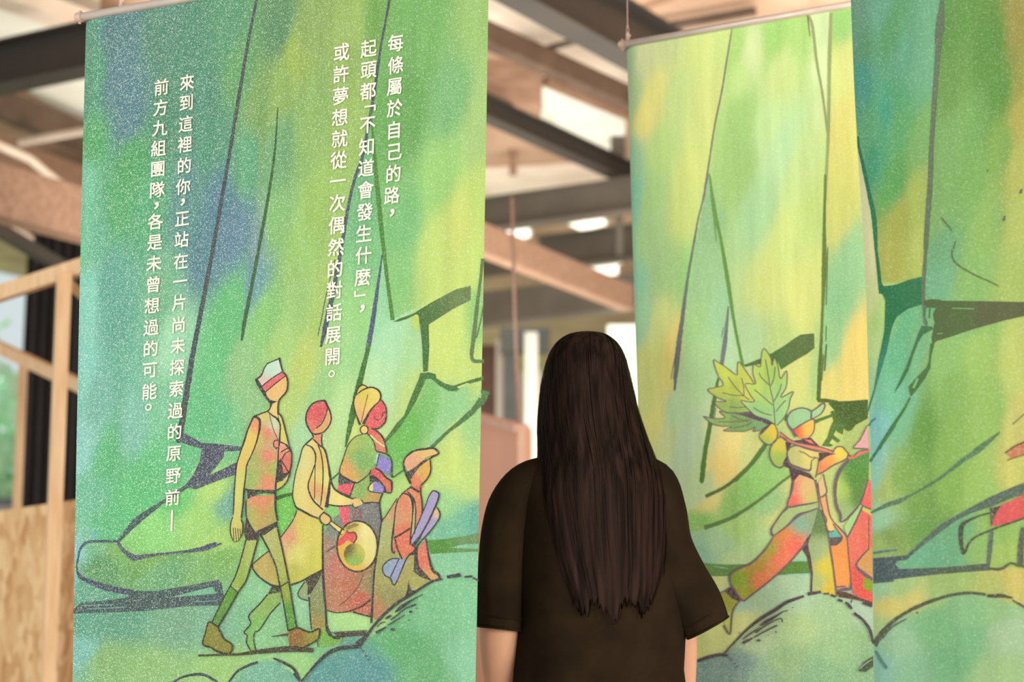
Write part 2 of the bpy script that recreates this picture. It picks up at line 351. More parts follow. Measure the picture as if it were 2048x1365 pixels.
# far end of the gap: door recess, grey frame, pale columns
upright('door_1', 'x', 'x', 955, 992, 690, 1150, 16.0, 0.08, M['doorbrown'])
o = bpy.data.objects['door_1']; del o['label']; del o['category']; o['kind'] = 'structure'
upright('trim_1', 'x', 'x', 992, 1006, 680, 1150, 15.9, 0.12, M['plaster'])
o = bpy.data.objects['trim_1']; del o['label']; del o['category']; o['kind'] = 'structure'
upright('trim_2', 'x', 'x', 1008, 1034, 690, 1150, 15.8, 0.14, M['greypaint'])
o = bpy.data.objects['trim_2']; del o['label']; del o['category']; o['kind'] = 'structure'
bm = bmesh.new(); box_bm(bm, (at_d(960, 690, 16).x, 16.2, 0), (at_d(1700, 690, 16).x, 16.4, 3.3))
emit_bm('wall_far', bm, M['plaster'], kind='structure')
upright('round_column', 'pale column behind the head of the person', 'column', 1050, 1076, 665, 1200, 14.0, 0.12, M['panel_white'])
upright('wall_cabinet', 'grey wall cabinet left of the head, behind salmon board', 'cabinet', 1000, 1100, 655, 700, 15.0, 0.3, M['greypaint'])
upright('white_board', 'tall white board standing behind the right side of the dark hair', 'board', 1215, 1300, 650, 1540, 13.0, 0.05, M['panel_white'])
# salmon display board
t = thing('display_board', 'salmon coloured display board standing between first banner and person', 'board', (at_d(1000, 860, 7.0).x, 7.0, 0))
a = at_d(930, 828, 7.6); b = at_d(1043, 858, 6.8)
bm = bmesh.new(); dd = (b-a); n_ = Vector((-dd.y, dd.x, 0)).normalized()*0.04
vs_ = [bm.verts.new(p) for p in (a, b, Vector((b.x, b.y, 0.05)), Vector((a.x, a.y, 0.05)), a+n_, b+n_, Vector((b.x, b.y, .05))+n_, Vector((a.x, a.y, .05))+n_)]
for f in ((0, 1, 2, 3), (7, 6, 5, 4), (0, 4, 5, 1), (1, 5, 6, 2), (2, 6, 7, 3), (3, 7, 4, 0)): bm.faces.new([vs_[i] for i in f])
emit_bm('board_panel', bm, M['salmon'], t)
bm = bmesh.new(); bar_bm(bm, a, b, .06, .03); bar_bm(bm, b, Vector((b.x, b.y, 0)), .03, .03, Vector((0, 1, 0)))
emit_bm('edge_trim', bm, M['salmon_edge'], t, label='paler trim along the top edge')
# thin hanging cable
bm = bmesh.new(); tube_bm(bm, [at_d(1024, 395, 7.2), at_d(1030, 640, 7.2), at_d(1037, 852, 7.2)], 0.007, 8)
tag(emit_bm('hanging_cable', bm, M['wire'], smooth=True), 'thin pinkish cable hanging down to the salmon board', 'cable')

# ---- left side: window, curtain, timber frame, strand board
def wpt(px, py, d): return at_d(px, py, d)
bm = bmesh.new()     # wall around the window
x0 = wpt(-900, 900, 13).x; x1 = wpt(54, 900, 13).x
box_bm(bm, (x0-1, 13.0, 0), (x1+2.2, 13.15, wpt(0, 985, 13).z-0.1))
box_bm(bm, (x0-1, 13.0, wpt(0, 440, 13).z), (x1+2.2, 13.15, 4.4)); box_bm(bm, (x1, 13.0, wpt(0, 985, 13).z-0.1), (x1+2.2, 13.15, wpt(0, 440, 13).z))
emit_bm('wall_left', bm, M['plaster'], kind='structure')
wz0, wz1 = wpt(0, 985, 13).z-0.1, wpt(0, 440, 13).z
bm = bmesh.new(); box_bm(bm, (x0, 13.02, wz0), (x1, 13.10, wz0+.06)); box_bm(bm, (x0, 13.02, wz1-.06), (x1, 13.10, wz1))
for k in range(6):
    xx = x1-.05-k*0.55 if k else x1-.06
    box_bm(bm, (xx, 13.02, wz0), (xx+.05, 13.10, wz1))
win = emit_bm('window_1', bm, M['frame'], kind='structure')
for k in range(5):
    bm = bmesh.new(); xa = x1-.06-(k)*0.55; box_bm(bm, (xa-.5, 13.05, wz0+.06), (xa, 13.06, wz1-.06)); emit_bm('pane', bm, M['glass'], win)
# outside
bm = bmesh.new(); box_bm(bm, (-60, 13.3, -0.4), (60, 60, -0.12)); emit_bm('lawn', bm, M['grass'], kind='structure')
def tree(x, y, h, r, label):
    t = thing('tree', label, 'tree', (x, y, -0.12)); bm = bmesh.new(); tube_bm(bm, [(x, y, -.12), (x+.1, y, h*.4), (x-.1, y, h*.8)], [.16, .12, .05], 8); emit_bm('trunk', bm, M['bark'], t)
    bm = bmesh.new()
    for i in range(900):
        v = Vector((random.gauss(0, 1), random.gauss(0, 1), random.gauss(0, 1))).normalized()*r*random.uniform(.3, 1)
        v = Vector((x, y, h*.72))+Vector((v.x, v.y, v.z*1.1)); s_ = .16
        a_ = Vector((random.uniform(-1, 1), random.uniform(-1, 1), random.uniform(-1, 1))).normalized(); b_ = a_.orthogonal().normalized()
        bm.faces.new([bm.verts.new(v+a_*s_), bm.verts.new(v+b_*s_*.6), bm.verts.new(v-a_*s_), bm.verts.new(v-b_*s_*.6)])
    emit_bm('foliage', bm, M['leafout'], t, kind='stuff')
tree(-6.0, 19, 3.6, 1.3, 'nearer green tree seen blurred through the left window')
tree(-8.2, 23, 5.5, 1.9, 'taller green tree seen blurred behind through the left window')
tree(-4.6, 21, 2.6, 0.9, 'low pale green tree by the curtain edge outside the window')
# curtain
t = thing('curtain', 'black floor length curtain hanging beside the left window', 'curtain', tuple(Vector((wpt(110, 1000, 12.4).x, 12.4, 0))))
bm = bmesh.new(); xa = wpt(47, 700, 12.4).x; xb = wpt(420, 700, 12.4).x; zt = wpt(50, 452, 12.4).z+0.25; rows = []
for j in range(8):
    z = 0.03+(zt-.03)*j/7
    rows.append([bm.verts.new((xa+(xb-xa)*i/120, 12.4+.05*math.sin(i*.9)*(1-.3*j/7)+.02*math.sin(i*2.3+j), z)) for i in range(121)])
for r0, r1 in zip(rows[:-1], rows[1:]):
    for i in range(120): bm.faces.new([r0[i], r0[i+1], r1[i+1], r1[i]])
emit_bm('curtain_cloth', bm, M['curtain'], t, smooth=True)
bm = bmesh.new(); tube_bm(bm, [(xa-.1, 12.4, zt+.02), (xb+.1, 12.4, zt+.02)], .02, 10); emit_bm('curtain_rail', bm, M['steel_black'], t)
ceiling_bar('conduit_bar', 'dark slanting bar in front of the window head at far left', 'bar', (0, 474), (110, 538), 3.1, .06, .07, M['steel_black'], (1.0, .4))
ceiling_bar('conduit_bar', 'light grey slanting bar across the top of the left window', 'bar', (0, 458), (50, 482), 3.3, .05, .04, M['panel'], (1.0, .2))
# timber frame + strand board partition
t = thing('timber_partition', 'pine stud frame with strand board sheets left of the first banner', 'partition', tuple(Vector((wpt(100, 1100, 6.2).x, 6.2, 0))))
def stud(name, p, q, w, h, up=Vector((0, 1, 0))):
    bm = bmesh.new(); bar_bm(bm, p, q, w, h, up); emit_bm(name, bm, M['pine'], t)
P1t = wpt(128, 560, 6.2); P1 = Vector((P1t.x, P1t.y, 0)); stud('stud', P1, P1t+Vector((0, 0, .02)), .045, .07, Vector((-.35, .94, 0)))
P2t = wpt(47, 712, 8.4); P2 = Vector((P2t.x, P2t.y, 0)); stud('stud', P2, P2t, .038, .06, Vector((-.35, .94, 0)))
stud('top_rail', wpt(-160, 640, 6.7), wpt(230, 512, 6.1), .055, .04)
stud('middle_rail', wpt(-60, 668, 8.6), wpt(300, 838, 7.4), .042, .055, Vector((0, 0, 1)))
stud('brace', wpt(136, 565, 6.3), wpt(200, 625, 6.6), .03, .035)
def sheet(xa_, ya_, xb_, yb_, d0_, d1_):
    a = wpt(xa_, ya_, d0_); b = wpt(xb_, yb_, d1_); n = Vector((-(b-a).y, (b-a).x, 0)).normalized()*.018; bm = bmesh.new()
    v = [bm.verts.new(p) for p in (a, b, Vector((b.x, b.y, 0)), Vector((a.x, a.y, 0)), a+n, b+n, Vector((b.x, b.y, 0))+n, Vector((a.x, a.y, 0))+n)]
    for f in ((0, 1, 2, 3), (7, 6, 5, 4), (0, 4, 5, 1), (1, 5, 6, 2), (2, 6, 7, 3), (3, 7, 4, 0)): bm.faces.new([v[i] for i in f])
    emit_bm('board_sheet', bm, M['osb'], t)
sheet(-300, 1066, 98, 1008, 6.9, 6.36); sheet(99, 1008, 420, 960, 6.355, 5.95)

# ================================================================ BANNERS
GRAIN_C = 0.020
def mute(c, m=1.0):
    """printing ink is duller than the picked hues"""
    g = (c@np.array([.2126, .7152, .0722]))[:, None]; k = (.03+.09*np.clip(g/.45, 0, 1))*m
    return (c+(g-c)*k)*np.array([1.05, .985, 1.0])
def ungrain(col, g, gain):
    wh = lin((226, 238, 205)); c = GRAIN_C*np.asarray(g)[..., None]
    return np.clip((np.asarray(col)-c*wh)/(1-c), 0.002, 1)*np.asarray(gain)
class Banner:
    def __init__(s, name, label, pl, pr, zrod, xl, xr, ybot, ctrl, grain, curl=(0, 0), group=None, dleft=None, walls=(), gain=1.0, mute=1.3):
        s.mute = mute
        s.gain = gain; s.walls = [(a, b) for pl_ in walls for a, b in zip(pl_[:-1], pl_[1:])]
        """pl, pr: photo points of the cloth's top corners. The rod is level at height zrod (or the left corner at distance dleft)."""
        if dleft: s.A = at_d(*pl, dleft); s.zrod = s.A.z; s.B = None
        else: s.A = at_z(*pl, zrod); s.zrod = zrod
        s.B = at_z(*pr, s.zrod)
        s.u = (s.B-s.A); s.width = s.u.length; s.u.normalize()
        s.n = Vector((s.u.y, -s.u.x, 0))
        if s.n.dot(CAM-s.A) < 0: s.n = -s.n
        s.pl, s.pr, s.xl, s.xr, s.ybot = pl, pr, xl, xr, ybot
        s.ctrl = np.array([c[:2] for c in ctrl], float); s.cc = lin(np.array([c[2:5] for c in ctrl], float)); s.grain = grain; s.curl = curl
        s.layer = 0.00035
        s.root = thing(name, label, 'banner', tuple(Vector((s.A.x+s.B.x, s.A.y+s.B.y, 0))/2+Vector((0, 0, 0.35))), group)
        s.off = ROOTLOC[s.root.name]
    def ripple(s, u, z):
        d = 0.0032*math.sin(u*13+0.8)*(0.6+0.4*math.cos((s.zrod-z)*1.7)) + 0.0016*math.sin(u*29+z*2.1)
        d *= min(1, max(0, (s.zrod-z)/0.35))
        e, k = s.curl
        if e and u < e: d -= k*((e-u)/e)**2
        return d
    def P(s, px, py, lay=0.0):
        r = ray(px, py); t = (s.A-CAM).dot(s.n)/r.dot(s.n); p = CAM+r*t
        u = (p-s.A).dot(s.u)
        return p + s.n*(s.ripple(u, p.z)+lay) - s.off
    def field(s, X):
        """painted ground colour at photo points X (n,2)"""
        out = np.zeros((len(X), 3)); 
        for i in range(0, len(X), 20000):
            x = X[i:i+20000]; dx = x[:, None, 0]-s.ctrl[None, :, 0]; dy = x[:, None, 1]-s.ctrl[None, :, 1]
            low = np.clip((x[:, None, 1]-900)/150, 0, 1)      # strokes run down the legs above, across the ground below
            dx2 = dx+0.16*dy; d2 = ((1.35-.45*low)*dx2)**2+((0.62+.5*low)*dy)**2
            w = 1/(d2+220)**2.3
            for (ax, ay), (bx, by) in s.walls:
                c1 = (bx-ax)*(x[:, 1]-ay)-(by-ay)*(x[:, 0]-ax); c2 = (bx-ax)*(s.ctrl[:, 1]-ay)-(by-ay)*(s.ctrl[:, 0]-ax)
                m1 = c1[:, None]*c2[None, :] < 0
                d1 = -dx*(ay-x[:, 1])[:, None]+dy*(ax-x[:, 0])[:, None]; d2_ = -dx*(by-x[:, 1])[:, None]+dy*(bx-x[:, 0])[:, None]
                w = np.where(m1 & (d1*d2_ < 0), w*.02, w)
            w /= w.sum(1, keepdims=True); out[i:i+20000] = w@s.cc
        return out
    def mesh(s, name, co, faces, col, parent, label=None, kind=None):
        me = bpy.data.meshes.new(name); me.from_pydata([tuple(c) for c in co], [], faces)
        a = me.color_attributes.new('paint', 'FLOAT_COLOR', 'POINT'); col = np.asarray(col, np.float32)
        a.data.foreach_set('color', col.ravel()); me.materials.append(M['print'])
        me.polygons.foreach_set('use_smooth', [True]*len(me.polygons)); me.update()
        o = bpy.data.objects.new(name, me); C.objects.link(o); o.parent = parent
        if label: o['label'] = label
        if kind: o['kind'] = kind
        return o
    def cloth(s, step=4.0):
        y0l, y0r = s.pl[1], s.pr[1]; nx = int((s.pr[0]-s.pl[0])/step); ny = int((s.ybot-y0l)/step)
        X = []
        for j in range(ny+1):
            for i in range(nx+1):
                q = i/nx; yt = y0l+(y0r-y0l)*q; y = yt+(s.ybot-yt)*j/ny
                a = s.xl(y); b = s.xr(y); X.append((a+(b-a)*q, y))
        X = np.array(X); co = [s.P(x, y) for x, y in X]
        col = s.field(X); g = s.grain(X); col = mute(col, s.mute); rgba = np.concatenate([ungrain(col, g, s.gain), g[:, None]], 1)
        f = []
        for j in range(ny):
            for i in range(nx):
                k = j*(nx+1)+i; f.append((k, k+nx+1, k+nx+2, k+1))
        s.mesh('cloth', co, f, rgba, s.root, 'printed cloth in blended greens')
    # -- accumulate print
    def begin(s): s.V = []; s.Fc = []; s.K = []
    def end(s, name, parent, label=None):
        return s.mesh(name, s.V, s.Fc, s.K, parent, label)
    def fill(s, T, pts, cols, smooth=False, grid=7, g=0.5):
        ox, oy, sc = T; pts = [(ox+x/sc, oy+y/sc) for x, y in pts]
        if smooth: pts = [tuple(p) for p in catmull(pts, 4, True)]
        else:
            q = []
            for a, b in zip(pts, pts[1:]+pts[:1]):
                n = max(1, int(math.hypot(a[0]-b[0], a[1]-b[1])/6)); q += [(a[0]+(b[0]-a[0])*k/n, a[1]+(b[1]-a[1])*k/n) for k in range(n)]
            pts = q
        n = len(pts); xs = [p[0] for p in pts]; ys = [p[1] for p in pts]; ex = []
        y = min(ys)+grid/2
        while y < max(ys):
            x = min(xs)+grid/2
            while x < max(xs): ex.append((x, y)); x += grid
            y += grid
        # keep only inside points
        def inside(x, y):
            c = False; j = n-1
            for i in range(n):
                if (ys[i] > y) != (ys[j] > y) and x < (xs[j]-xs[i])*(y-ys[i])/(ys[j]-ys[i])+xs[i]: c = not c
                j = i
            return c
        ex = [e for e in ex if inside(*e)]
        vo, eo, fo, *_ = delaunay_2d_cdt([Vector(p) for p in pts+ex], [], [list(range(n))], 1, 1e-4)
        s.layer += 0.000015; b0 = len(s.V)
        X = np.array([[v.x, v.y] for v in vo])
        if isinstance(cols, tuple): col = np.tile(lin(cols), (len(X), 1))
        else:
            cc = np.array([[ox+c[0]/sc, oy+c[1]/sc] for c in cols]); cl = lin(np.array([c[2] for c in cols]))
            d2 = ((X[:, None]-cc[None])**2).sum(2); w = 1/(d2+130)**2.2; w /= w.sum(1, keepdims=True); col = w@cl
        col = ungrain(col, np.full(len(col), g), s.gain)
        for v, c in zip(vo, col): s.V.append(s.P(v.x, v.y, s.layer)); s.K.append((c[0], c[1], c[2], g))
        for f in fo: s.Fc.append([b0+i for i in f])
    def ink(s, T, pts, w, col=(70, 58, 58), g=0.35, rough=0.12, taper=False):
        """brush line; w in crop units (one value or per point)"""
        ox, oy, sc = T
        if not isinstance(w, (list, tuple)): w = [w]*len(pts)
        P = catmull([(ox+x/sc, oy+y/sc, ww/sc) for (x, y), ww in zip(pts, w)], 3.5)
        s.layer += 0.000015; b0 = len(s.V); c = ungrain(lin(col), g, s.gain); n = len(P)
        for i, p in enumerate(P):
            d = P[min(i+1, n-1)][:2]-P[max(i-1, 0)][:2]; L = np.hypot(*d) or 1; nn = np.array([-d[1], d[0]])/L
            h = max(p[2], .4)*.56
            if taper: h *= min(1, .15+3.5*i/n, .15+3.5*(n-1-i)/n)
            a = h*(1+rough*random.uniform(-1, 1)); b = h*(1+rough*random.uniform(-1, 1))
            for q in (p[:2]+nn*a, p[:2]-nn*b):
                s.V.append(s.P(q[0], q[1], s.layer)); s.K.append((c[0], c[1], c[2], g))
        for i in range(n-1): s.Fc.append((b0+2*i, b0+2*i+1, b0+2*i+3, b0+2*i+2))
    def hardware(s, wl, wr):
        """rod, caps, wires with clips. wl, wr: wire positions along the rod in metres"""
        a = s.A-s.u*0.012; b = s.B+s.u*0.012; up = Vector((0, 0, 0.008))
        bm = bmesh.new(); tube_bm(bm, [a+up, b+up], 0.0085, 24); rod = emit_bm('top_rod', bm, M['rod'], s.root, smooth=True, label='satin metal hanging rod')
        for e, d in ((a, -1), (b, 1)):
            bm = bmesh.new(); p = e+up; tube_bm(bm, [p-s.u*.010*d, p+s.u*.001*d, p+s.u*.004*d, p+s.u*.006*d], [.0105, .0105, .0095, .006], 20)
            bar_bm(bm, p-s.u*.006*d, p-s.u*.002*d, .004, .028)
            emit_bm('end_cap', bm, M['cap'], rod, smooth=False)
        for w in (wl, wr):
            p = s.A+s.u*w+up; bm = bmesh.new(); tube_bm(bm, [p+Vector((0, 0, .040)), Vector((p.x, p.y, ZC))], .0011, 8)
            wire = emit_bm('suspension_wire', bm, M['wire'], s.root, label='thin wire up to the ceiling')
            bm = bmesh.new(); z = Vector((0, 0, 1))
            tube_bm(bm, [p+z*.006, p+z*.010, p+z*.013, p+z*.026, p+z*.030], [.0035, .0062, .0045, .0045, .002], 12)
            loop = [p+z*(.028+.012*(1-math.cos(t))/1.0*.5)+s.u*(.0032*math.sin(t)) for t in np.linspace(0, 2*math.pi, 13)]
            tube_bm(bm, loop, .0009, 6, False); tube_bm(bm, [p+z*.038, p+z*.046], .0024, 8)
            tube_bm(bm, [p+z*.016+s.u*.004, p+z*.022+s.u*.0065], .0028, 8)
            emit_bm('clip', bm, M['cap'], wire)
        # bottom bar inside hem
        pb = s.P((s.xl(s.ybot)), s.ybot)+s.off; pc = s.P((s.xr(s.ybot)), s.ybot)+s.off
        bm = bmesh.new(); tube_bm(bm, [pb-s.u*.01, pc+s.u*.01], .0085, 16); emit_bm('bottom_rod', bm, M['rod'], s.root, smooth=True)
# ---------------------------------------------------------------- banner 1 (left, with lettering)
CT1 = [(175,60,80,150,125),(230,60,78,122,132),(235,150,86,126,142),(190,150,72,150,115),(185,300,72,165,95),(170,350,110,195,160),(260,230,82,126,142),(262,330,70,160,92),
(330,60,82,136,118),(380,100,76,140,115),(400,200,74,140,118),(330,230,76,140,112),(450,60,84,150,112),(480,150,96,160,95),(560,60,88,140,95),(520,200,122,162,85),(620,60,138,168,82),(590,110,155,180,62),(560,180,140,175,75),(700,60,150,180,82),(760,30,112,165,66),
(840,60,112,175,86),(960,40,150,190,98),(900,200,118,180,110),(965,250,168,202,112),(810,230,100,165,76),(700,250,152,186,82),(620,250,138,178,86),(560,300,108,165,108),(490,330,88,162,118),(430,280,78,148,120),
(440,400,82,128,150),(460,460,94,130,160),(410,500,84,132,150),(370,400,86,142,140),(300,420,76,165,115),(240,420,74,165,100),(200,480,90,175,140),(220,560,88,165,150),(172,600,125,206,190),(240,640,88,165,148),(320,590,108,178,138),(345,690,150,212,172),(250,720,96,175,152),(195,800,110,180,168),(270,850,116,185,168),(215,920,78,180,118),(320,820,112,190,150),(330,900,84,186,124),(300,960,76,182,112),
(430,720,90,190,118),(460,640,88,186,112),(400,820,84,186,120),(440,850,86,186,130),(515,480,120,150,160),(505,560,100,150,165),(530,640,128,195,100),(545,450,130,190,105),(600,500,150,196,92),(640,420,152,190,78),(600,600,152,196,102),(650,600,170,200,88),(560,700,165,205,108),(610,740,192,206,86),(480,740,140,190,124),(640,790,155,204,122),(700,690,150,206,128),
(810,450,118,190,112),(730,420,104,178,118),(740,520,116,188,122),(720,620,145,205,118),(880,350,150,202,102),(920,450,204,212,92),(870,500,192,212,98),(962,400,190,212,92),(930,560,198,216,98),(790,560,130,195,110),(770,600,140,205,150),(775,680,166,218,172),(760,760,178,218,165),(745,640,150,210,160),(830,700,170,215,150),(900,680,202,216,98),(870,640,200,216,98),(962,620,148,200,105),(950,760,198,216,105),(900,800,142,202,132),(830,780,190,214,112),(860,830,118,188,92),(815,870,100,182,66),(880,870,150,206,138),(955,840,160,206,125),(900,930,198,216,102),(850,960,190,214,105),(960,960,192,216,108),
(960,1040,88,172,152),(900,1060,110,182,150),(870,1020,150,206,130),(910,1120,125,192,152),(890,1140,130,196,150),(940,1200,120,192,142),(850,1230,112,186,132),(925,1320,128,194,155),(810,1290,88,168,106),(860,1340,96,172,110),(700,1290,88,150,138),(730,1345,82,145,150),(650,1350,84,150,150),(660,1300,120,185,130),(600,1330,150,202,120),(560,1345,110,175,150),(450,1330,150,196,102),(300,1340,138,186,106),(220,1320,130,178,102),(170,1250,88,160,135),(250,1245,90,160,130),(350,1250,112,165,132),(440,1260,118,176,142),(500,1240,120,186,140),(560,1260,130,192,130),
(180,1095,110,180,125),(200,1130,88,150,92),(300,1120,112,166,76),(240,1100,116,176,80),(350,1000,92,196,100),(270,1000,78,190,112),(300,1060,128,206,100),(400,1040,160,212,96),(430,980,178,216,92),(455,1010,110,175,150),(450,1085,170,212,90),(450,1110,118,178,72),(400,1150,118,175,95),(440,900,118,195,122),(470,870,110,192,130),(180,1000,98,185,150),(230,1040,80,186,118),(330,1150,100,165,110),
(520,1170,132,196,140),(520,1120,140,200,120),(575,1010,104,190,52),(560,1030,100,190,55),(600,880,168,212,155),(600,950,160,205,140),(720,840,205,216,108),(690,830,180,214,140),(660,880,182,212,132),(580,820,182,206,98),(500,820,138,190,124),(158,1100,120,192,202),(150,1300,112,188,182),(160,900,132,202,198),(165,740,122,200,190),(166,480,100,190,150),
(600,1210,140,195,150),(700,1245,165,210,125),(720,1240,165,210,125),(1000,100,165,200,110),(950,1700,110,180,130),(500,1700,120,180,120),(150,1700,100,170,150)]
def g1(X):
    x = X[:, 0]; y = X[:, 1]
    return np.clip(1.25-0.0011*(x-200)-0.00010*np.maximum(y-300, 0), .60, 1.3)
b1 = Banner('hanging_banner', 'tall green printed banner with white Chinese lettering, left of the person', (166, 41), (977, -101), 2.25,
            lambda y: 166-.0151*(y-40), lambda y: 977-.019*y, 1640, CT1, g1, (0.035, 0.010), 'green printed banners hung from the ceiling', mute=1.0, gain=(.59,.69,.62), walls=[[(519,230),(512,400),(490,600)],[(779,-100),(762,90),(745,190),(712,350),(680,520),(642,690)],[(742,215),(752,390),(770,540),(783,640),(860,600),(940,572)],[(763,515),(725,740),(692,895)],[(842,640),(850,745),(800,850),(760,890)],[(850,745),(900,785),(968,755)],[(968,790),(900,850),(865,897)],[(405,898),(371,969),(325,1005),(238,1084),(273,1116),(371,1103),(444,1087)],[(238,1084),(180,1084)],[(157,1140),(205,1170),(271,1186),(371,1173),(444,1160)],[(855,1083),(960,1068)],[(855,1108),(960,1102)],[(960,1160),(905,1155),(842,1180),(766,1257),(720,1290),(650,1310),(605,1363)],[(350,1365),(400,1350),(440,1365)],[(455,1365),(500,1328),(560,1325),(600,1365)]])
b1.cloth(); b1.hardware(0.095, b1.width-0.095)
PX = (0, 0, 1.0)
SL = (82, 82, 100); GR = (72, 108, 50); DK = (64, 54, 56)
b1.begin()
I = b1.ink; Fl = b1.fill
I(PX, [(517,-30),(513,0),(495,90),(478,190),(455,330),(430,470),(405,600),(385,700),(372,780),(358,870),(352,885)], [4,4,5,6,6,7,8,9,10,10,5], (78,78,86), .5)
I(PX, [(556,215),(550,300),(537,390),(517,500),(502,580),(490,640),(484,682)], [2,4,5,6,6,7,4], (66,98,58), .4)
I(PX, [(785,-30),(779,0),(762,90),(747,190),(725,310),(712,350),(700,400),(690,460),(680,520),(667,590),(654,650),(644,695)], [3,4,4,5,5,5,5,6,6,8,9,4], (78,84,104), .5)
I(PX, [(672,520),(655,590),(643,650),(638,672)], 1.4, (78,84,104), .5)
I(PX, [(740,215),(747,300),(756,400),(764,480),(772,550),(784,640)], [2,5,8,7,6,7], (84,130,52), .4)
I(PX, [(763,510),(752,590),(740,670),(728,735)], [2,6,8,6], (80,88,120), .45)
I(PX, [(738,690),(724,745),(706,830),(692,895)], [5,9,11,3], (70,112,46), .35)
K = (740, 520, 3.592)
BG = (88, 116, 66)
Fl(K, [(158,444),(210,420),(310,385),(450,300),(620,210),(720,185),(720,290),(600,350),(420,465),(422,560),(425,620),(415,800),(380,805),(374,620),(358,470),(345,405),(320,395),(260,424),(200,442)], [(300,400,(80,112,56)),(700,230,(112,128,80)),(400,700,(74,112,54))], g=.35)
Fl(K, [(315,398),(345,400),(352,480),(330,512),(310,480),(300,440)], (200,212,98), True)
Fl(K, [(360,815),(420,808),(470,820),(475,850),(540,890),(600,905),(700,870),(815,835),(815,862),(700,895),(620,945),(570,945),(500,905),(440,855),(400,855),(385,890),(330,1010),(270,1110),(200,1215),(110,1310),(104,1290),(190,1170),(240,1120),(290,990),(350,850)], (78,116,58), g=.35)
Fl(K, [(625,912),(700,885),(715,890),(640,928)], (196,212,120))
I(K, [(808,-10),(790,150),(768,320),(745,540),(732,712),(818,728)], [22,18,22,26,22,24], (104,122,80), .3)
I(K, [(812,330),(790,450),(762,560)], 9, (104,122,80), .3)
I(K, [(830,940),(800,1030),(700,1110),(600,1200),(430,1360)], [60,30,22,16,26], (88,122,72), .3)
I((640,740,4.2656), [(1365,240),(1320,330),(1220,430),(1090,530),(960,650)], [20,40,30,24,14], (86,120,70), .3)
I((640,740,4.2656), [(715,850),(660,890),(610,922)], 12, (74,118,50), .3)
I((640,740,4.2656), [(100,945),(170,880)], 12, (74,118,50), .3)
F4 = (640, 1000, 4.2656); F3 = (640, 740, 4.2656); F2 = (380, 1000, 4.2656); F1 = (380, 690, 4.2656); Lc = (140, 840, 2.6); H = (560, 1120, 5.12)
Fl(F4, [(915,350),(1080,335),(1240,310),(1358,285),(1358,375),(1200,385),(1100,412),(1357,420),(1357,442),(945,462)], [(950,400,(86,140,52)),(1350,320,(110,140,92))], g=.35)
I(F1, [(735,1312),(800,1290),(885,1275)], [34,26,22], (66,104,44), .35)
SLc = [(600,200,(78,80,98)),(300,560,(72,88,90)),(800,200,(84,82,104))]
Fl(Lc, [(580,65),(620,85),(680,120),(760,125),(890,140),(895,162),(800,165),(802,190),(775,225),(720,290),(800,255),(880,215),(880,280),(760,320),(650,362),(612,352),(560,385),(480,440),(410,500),(340,560),(260,637),(252,625),(330,520),(400,470),(480,420),(600,335),(640,280),(670,215),(682,150),(600,128),(556,108)], SLc, g=.8)
I(Lc, [(45,720),(52,680),(75,648),(110,634),(180,632),(252,632)], [6,9,12,11,12,12], (72,86,104), .8)
I(Lc, [(245,628),(285,685),(345,724)], [12,18,28], (78,84,104), .8)
I(Lc, [(335,720),(450,702),(600,685),(700,668),(790,644)], [24,12,12,22,6], (86,86,108), .8)
I(Lc, [(700,655),(760,640)], 8, (86,86,108), .8)
I(Lc, [(45,720),(38,770),(60,820),(150,860),(240,885),(360,905)], [8,8,16,26,28,26], (76,78,100), .8)
Fl(Lc, [(300,925),(340,892),(450,890),(600,865),(770,833),(788,850),(798,908),(812,930),(780,966),(600,970),(400,995),(200,1003),(20,1008),(24,985),(60,952),(240,935)], SLc, g=.8)
Fl(Lc, [(520,925),(640,892),(740,870),(762,905),(640,915)], (118,178,150), g=.6)
for q in ((60,968,230,962),(90,985,300,975),(640,948,760,942)):
    I(Lc, [(q[0],q[1]),(q[2],q[3])], 4, (118,160,160), .6)
I(Lc, [(520,1375),(590,1337),(680,1325),(740,1350),(775,1375)], [9,10,13,12,9], (66,70,78), .5)
I(Lc, [(820,1380),(870,1312),(936,1277),(980,1262)], [8,10,12,11], (66,70,78), .5)
b1.end('printed_linework', b1.root, 'dark brush lines of giant walking feet')

# ---- figure two (robe with drum) first, it stands behind
b1.begin()
Fl(F4, [(250,60),(380,30),(510,28),(532,190),(495,350),(470,600),(452,850),(440,1002),(290,962),(200,965),(65,950),(40,600),(35,300),(100,180)], [(400,100,(122,114,118)),(150,250,(128,130,120)),(60,420,(170,128,110)),(200,520,(196,112,98)),(350,850,(196,96,78)),(100,860,(186,122,92)),(440,750,(150,128,86)),(250,800,(190,108,84))], g=.6)
Fl(F2, [(690,770),(780,785),(770,880),(700,960),(640,1050),(575,1130),(552,1180),(568,1290),(522,1292),(492,1240),(497,1160),(470,1130),(525,1060),(510,990),(620,860)], [(700,820,(142,172,88)),(520,1200,(128,178,96))], g=.6)
Fl(F2, [(700,738),(785,745),(792,785),(665,812)], (80,70,52))
Fl(F2, [(1030,810),(1140,610),(1165,960),(1172,1100),(1200,1165),(1305,1175),(1310,1210),(1240,1240),(1110,1265),(1105,1100),(1040,1110),(1030,960)], [(1090,750,(138,142,100)),(1090,950,(142,140,90)),(1090,1060,(168,134,66)),(1150,1180,(120,168,72))], g=.6)
Fl(F2, [(985,700),(955,745),(925,800),(945,842),(1012,862),(1008,720)], (150,158,120))
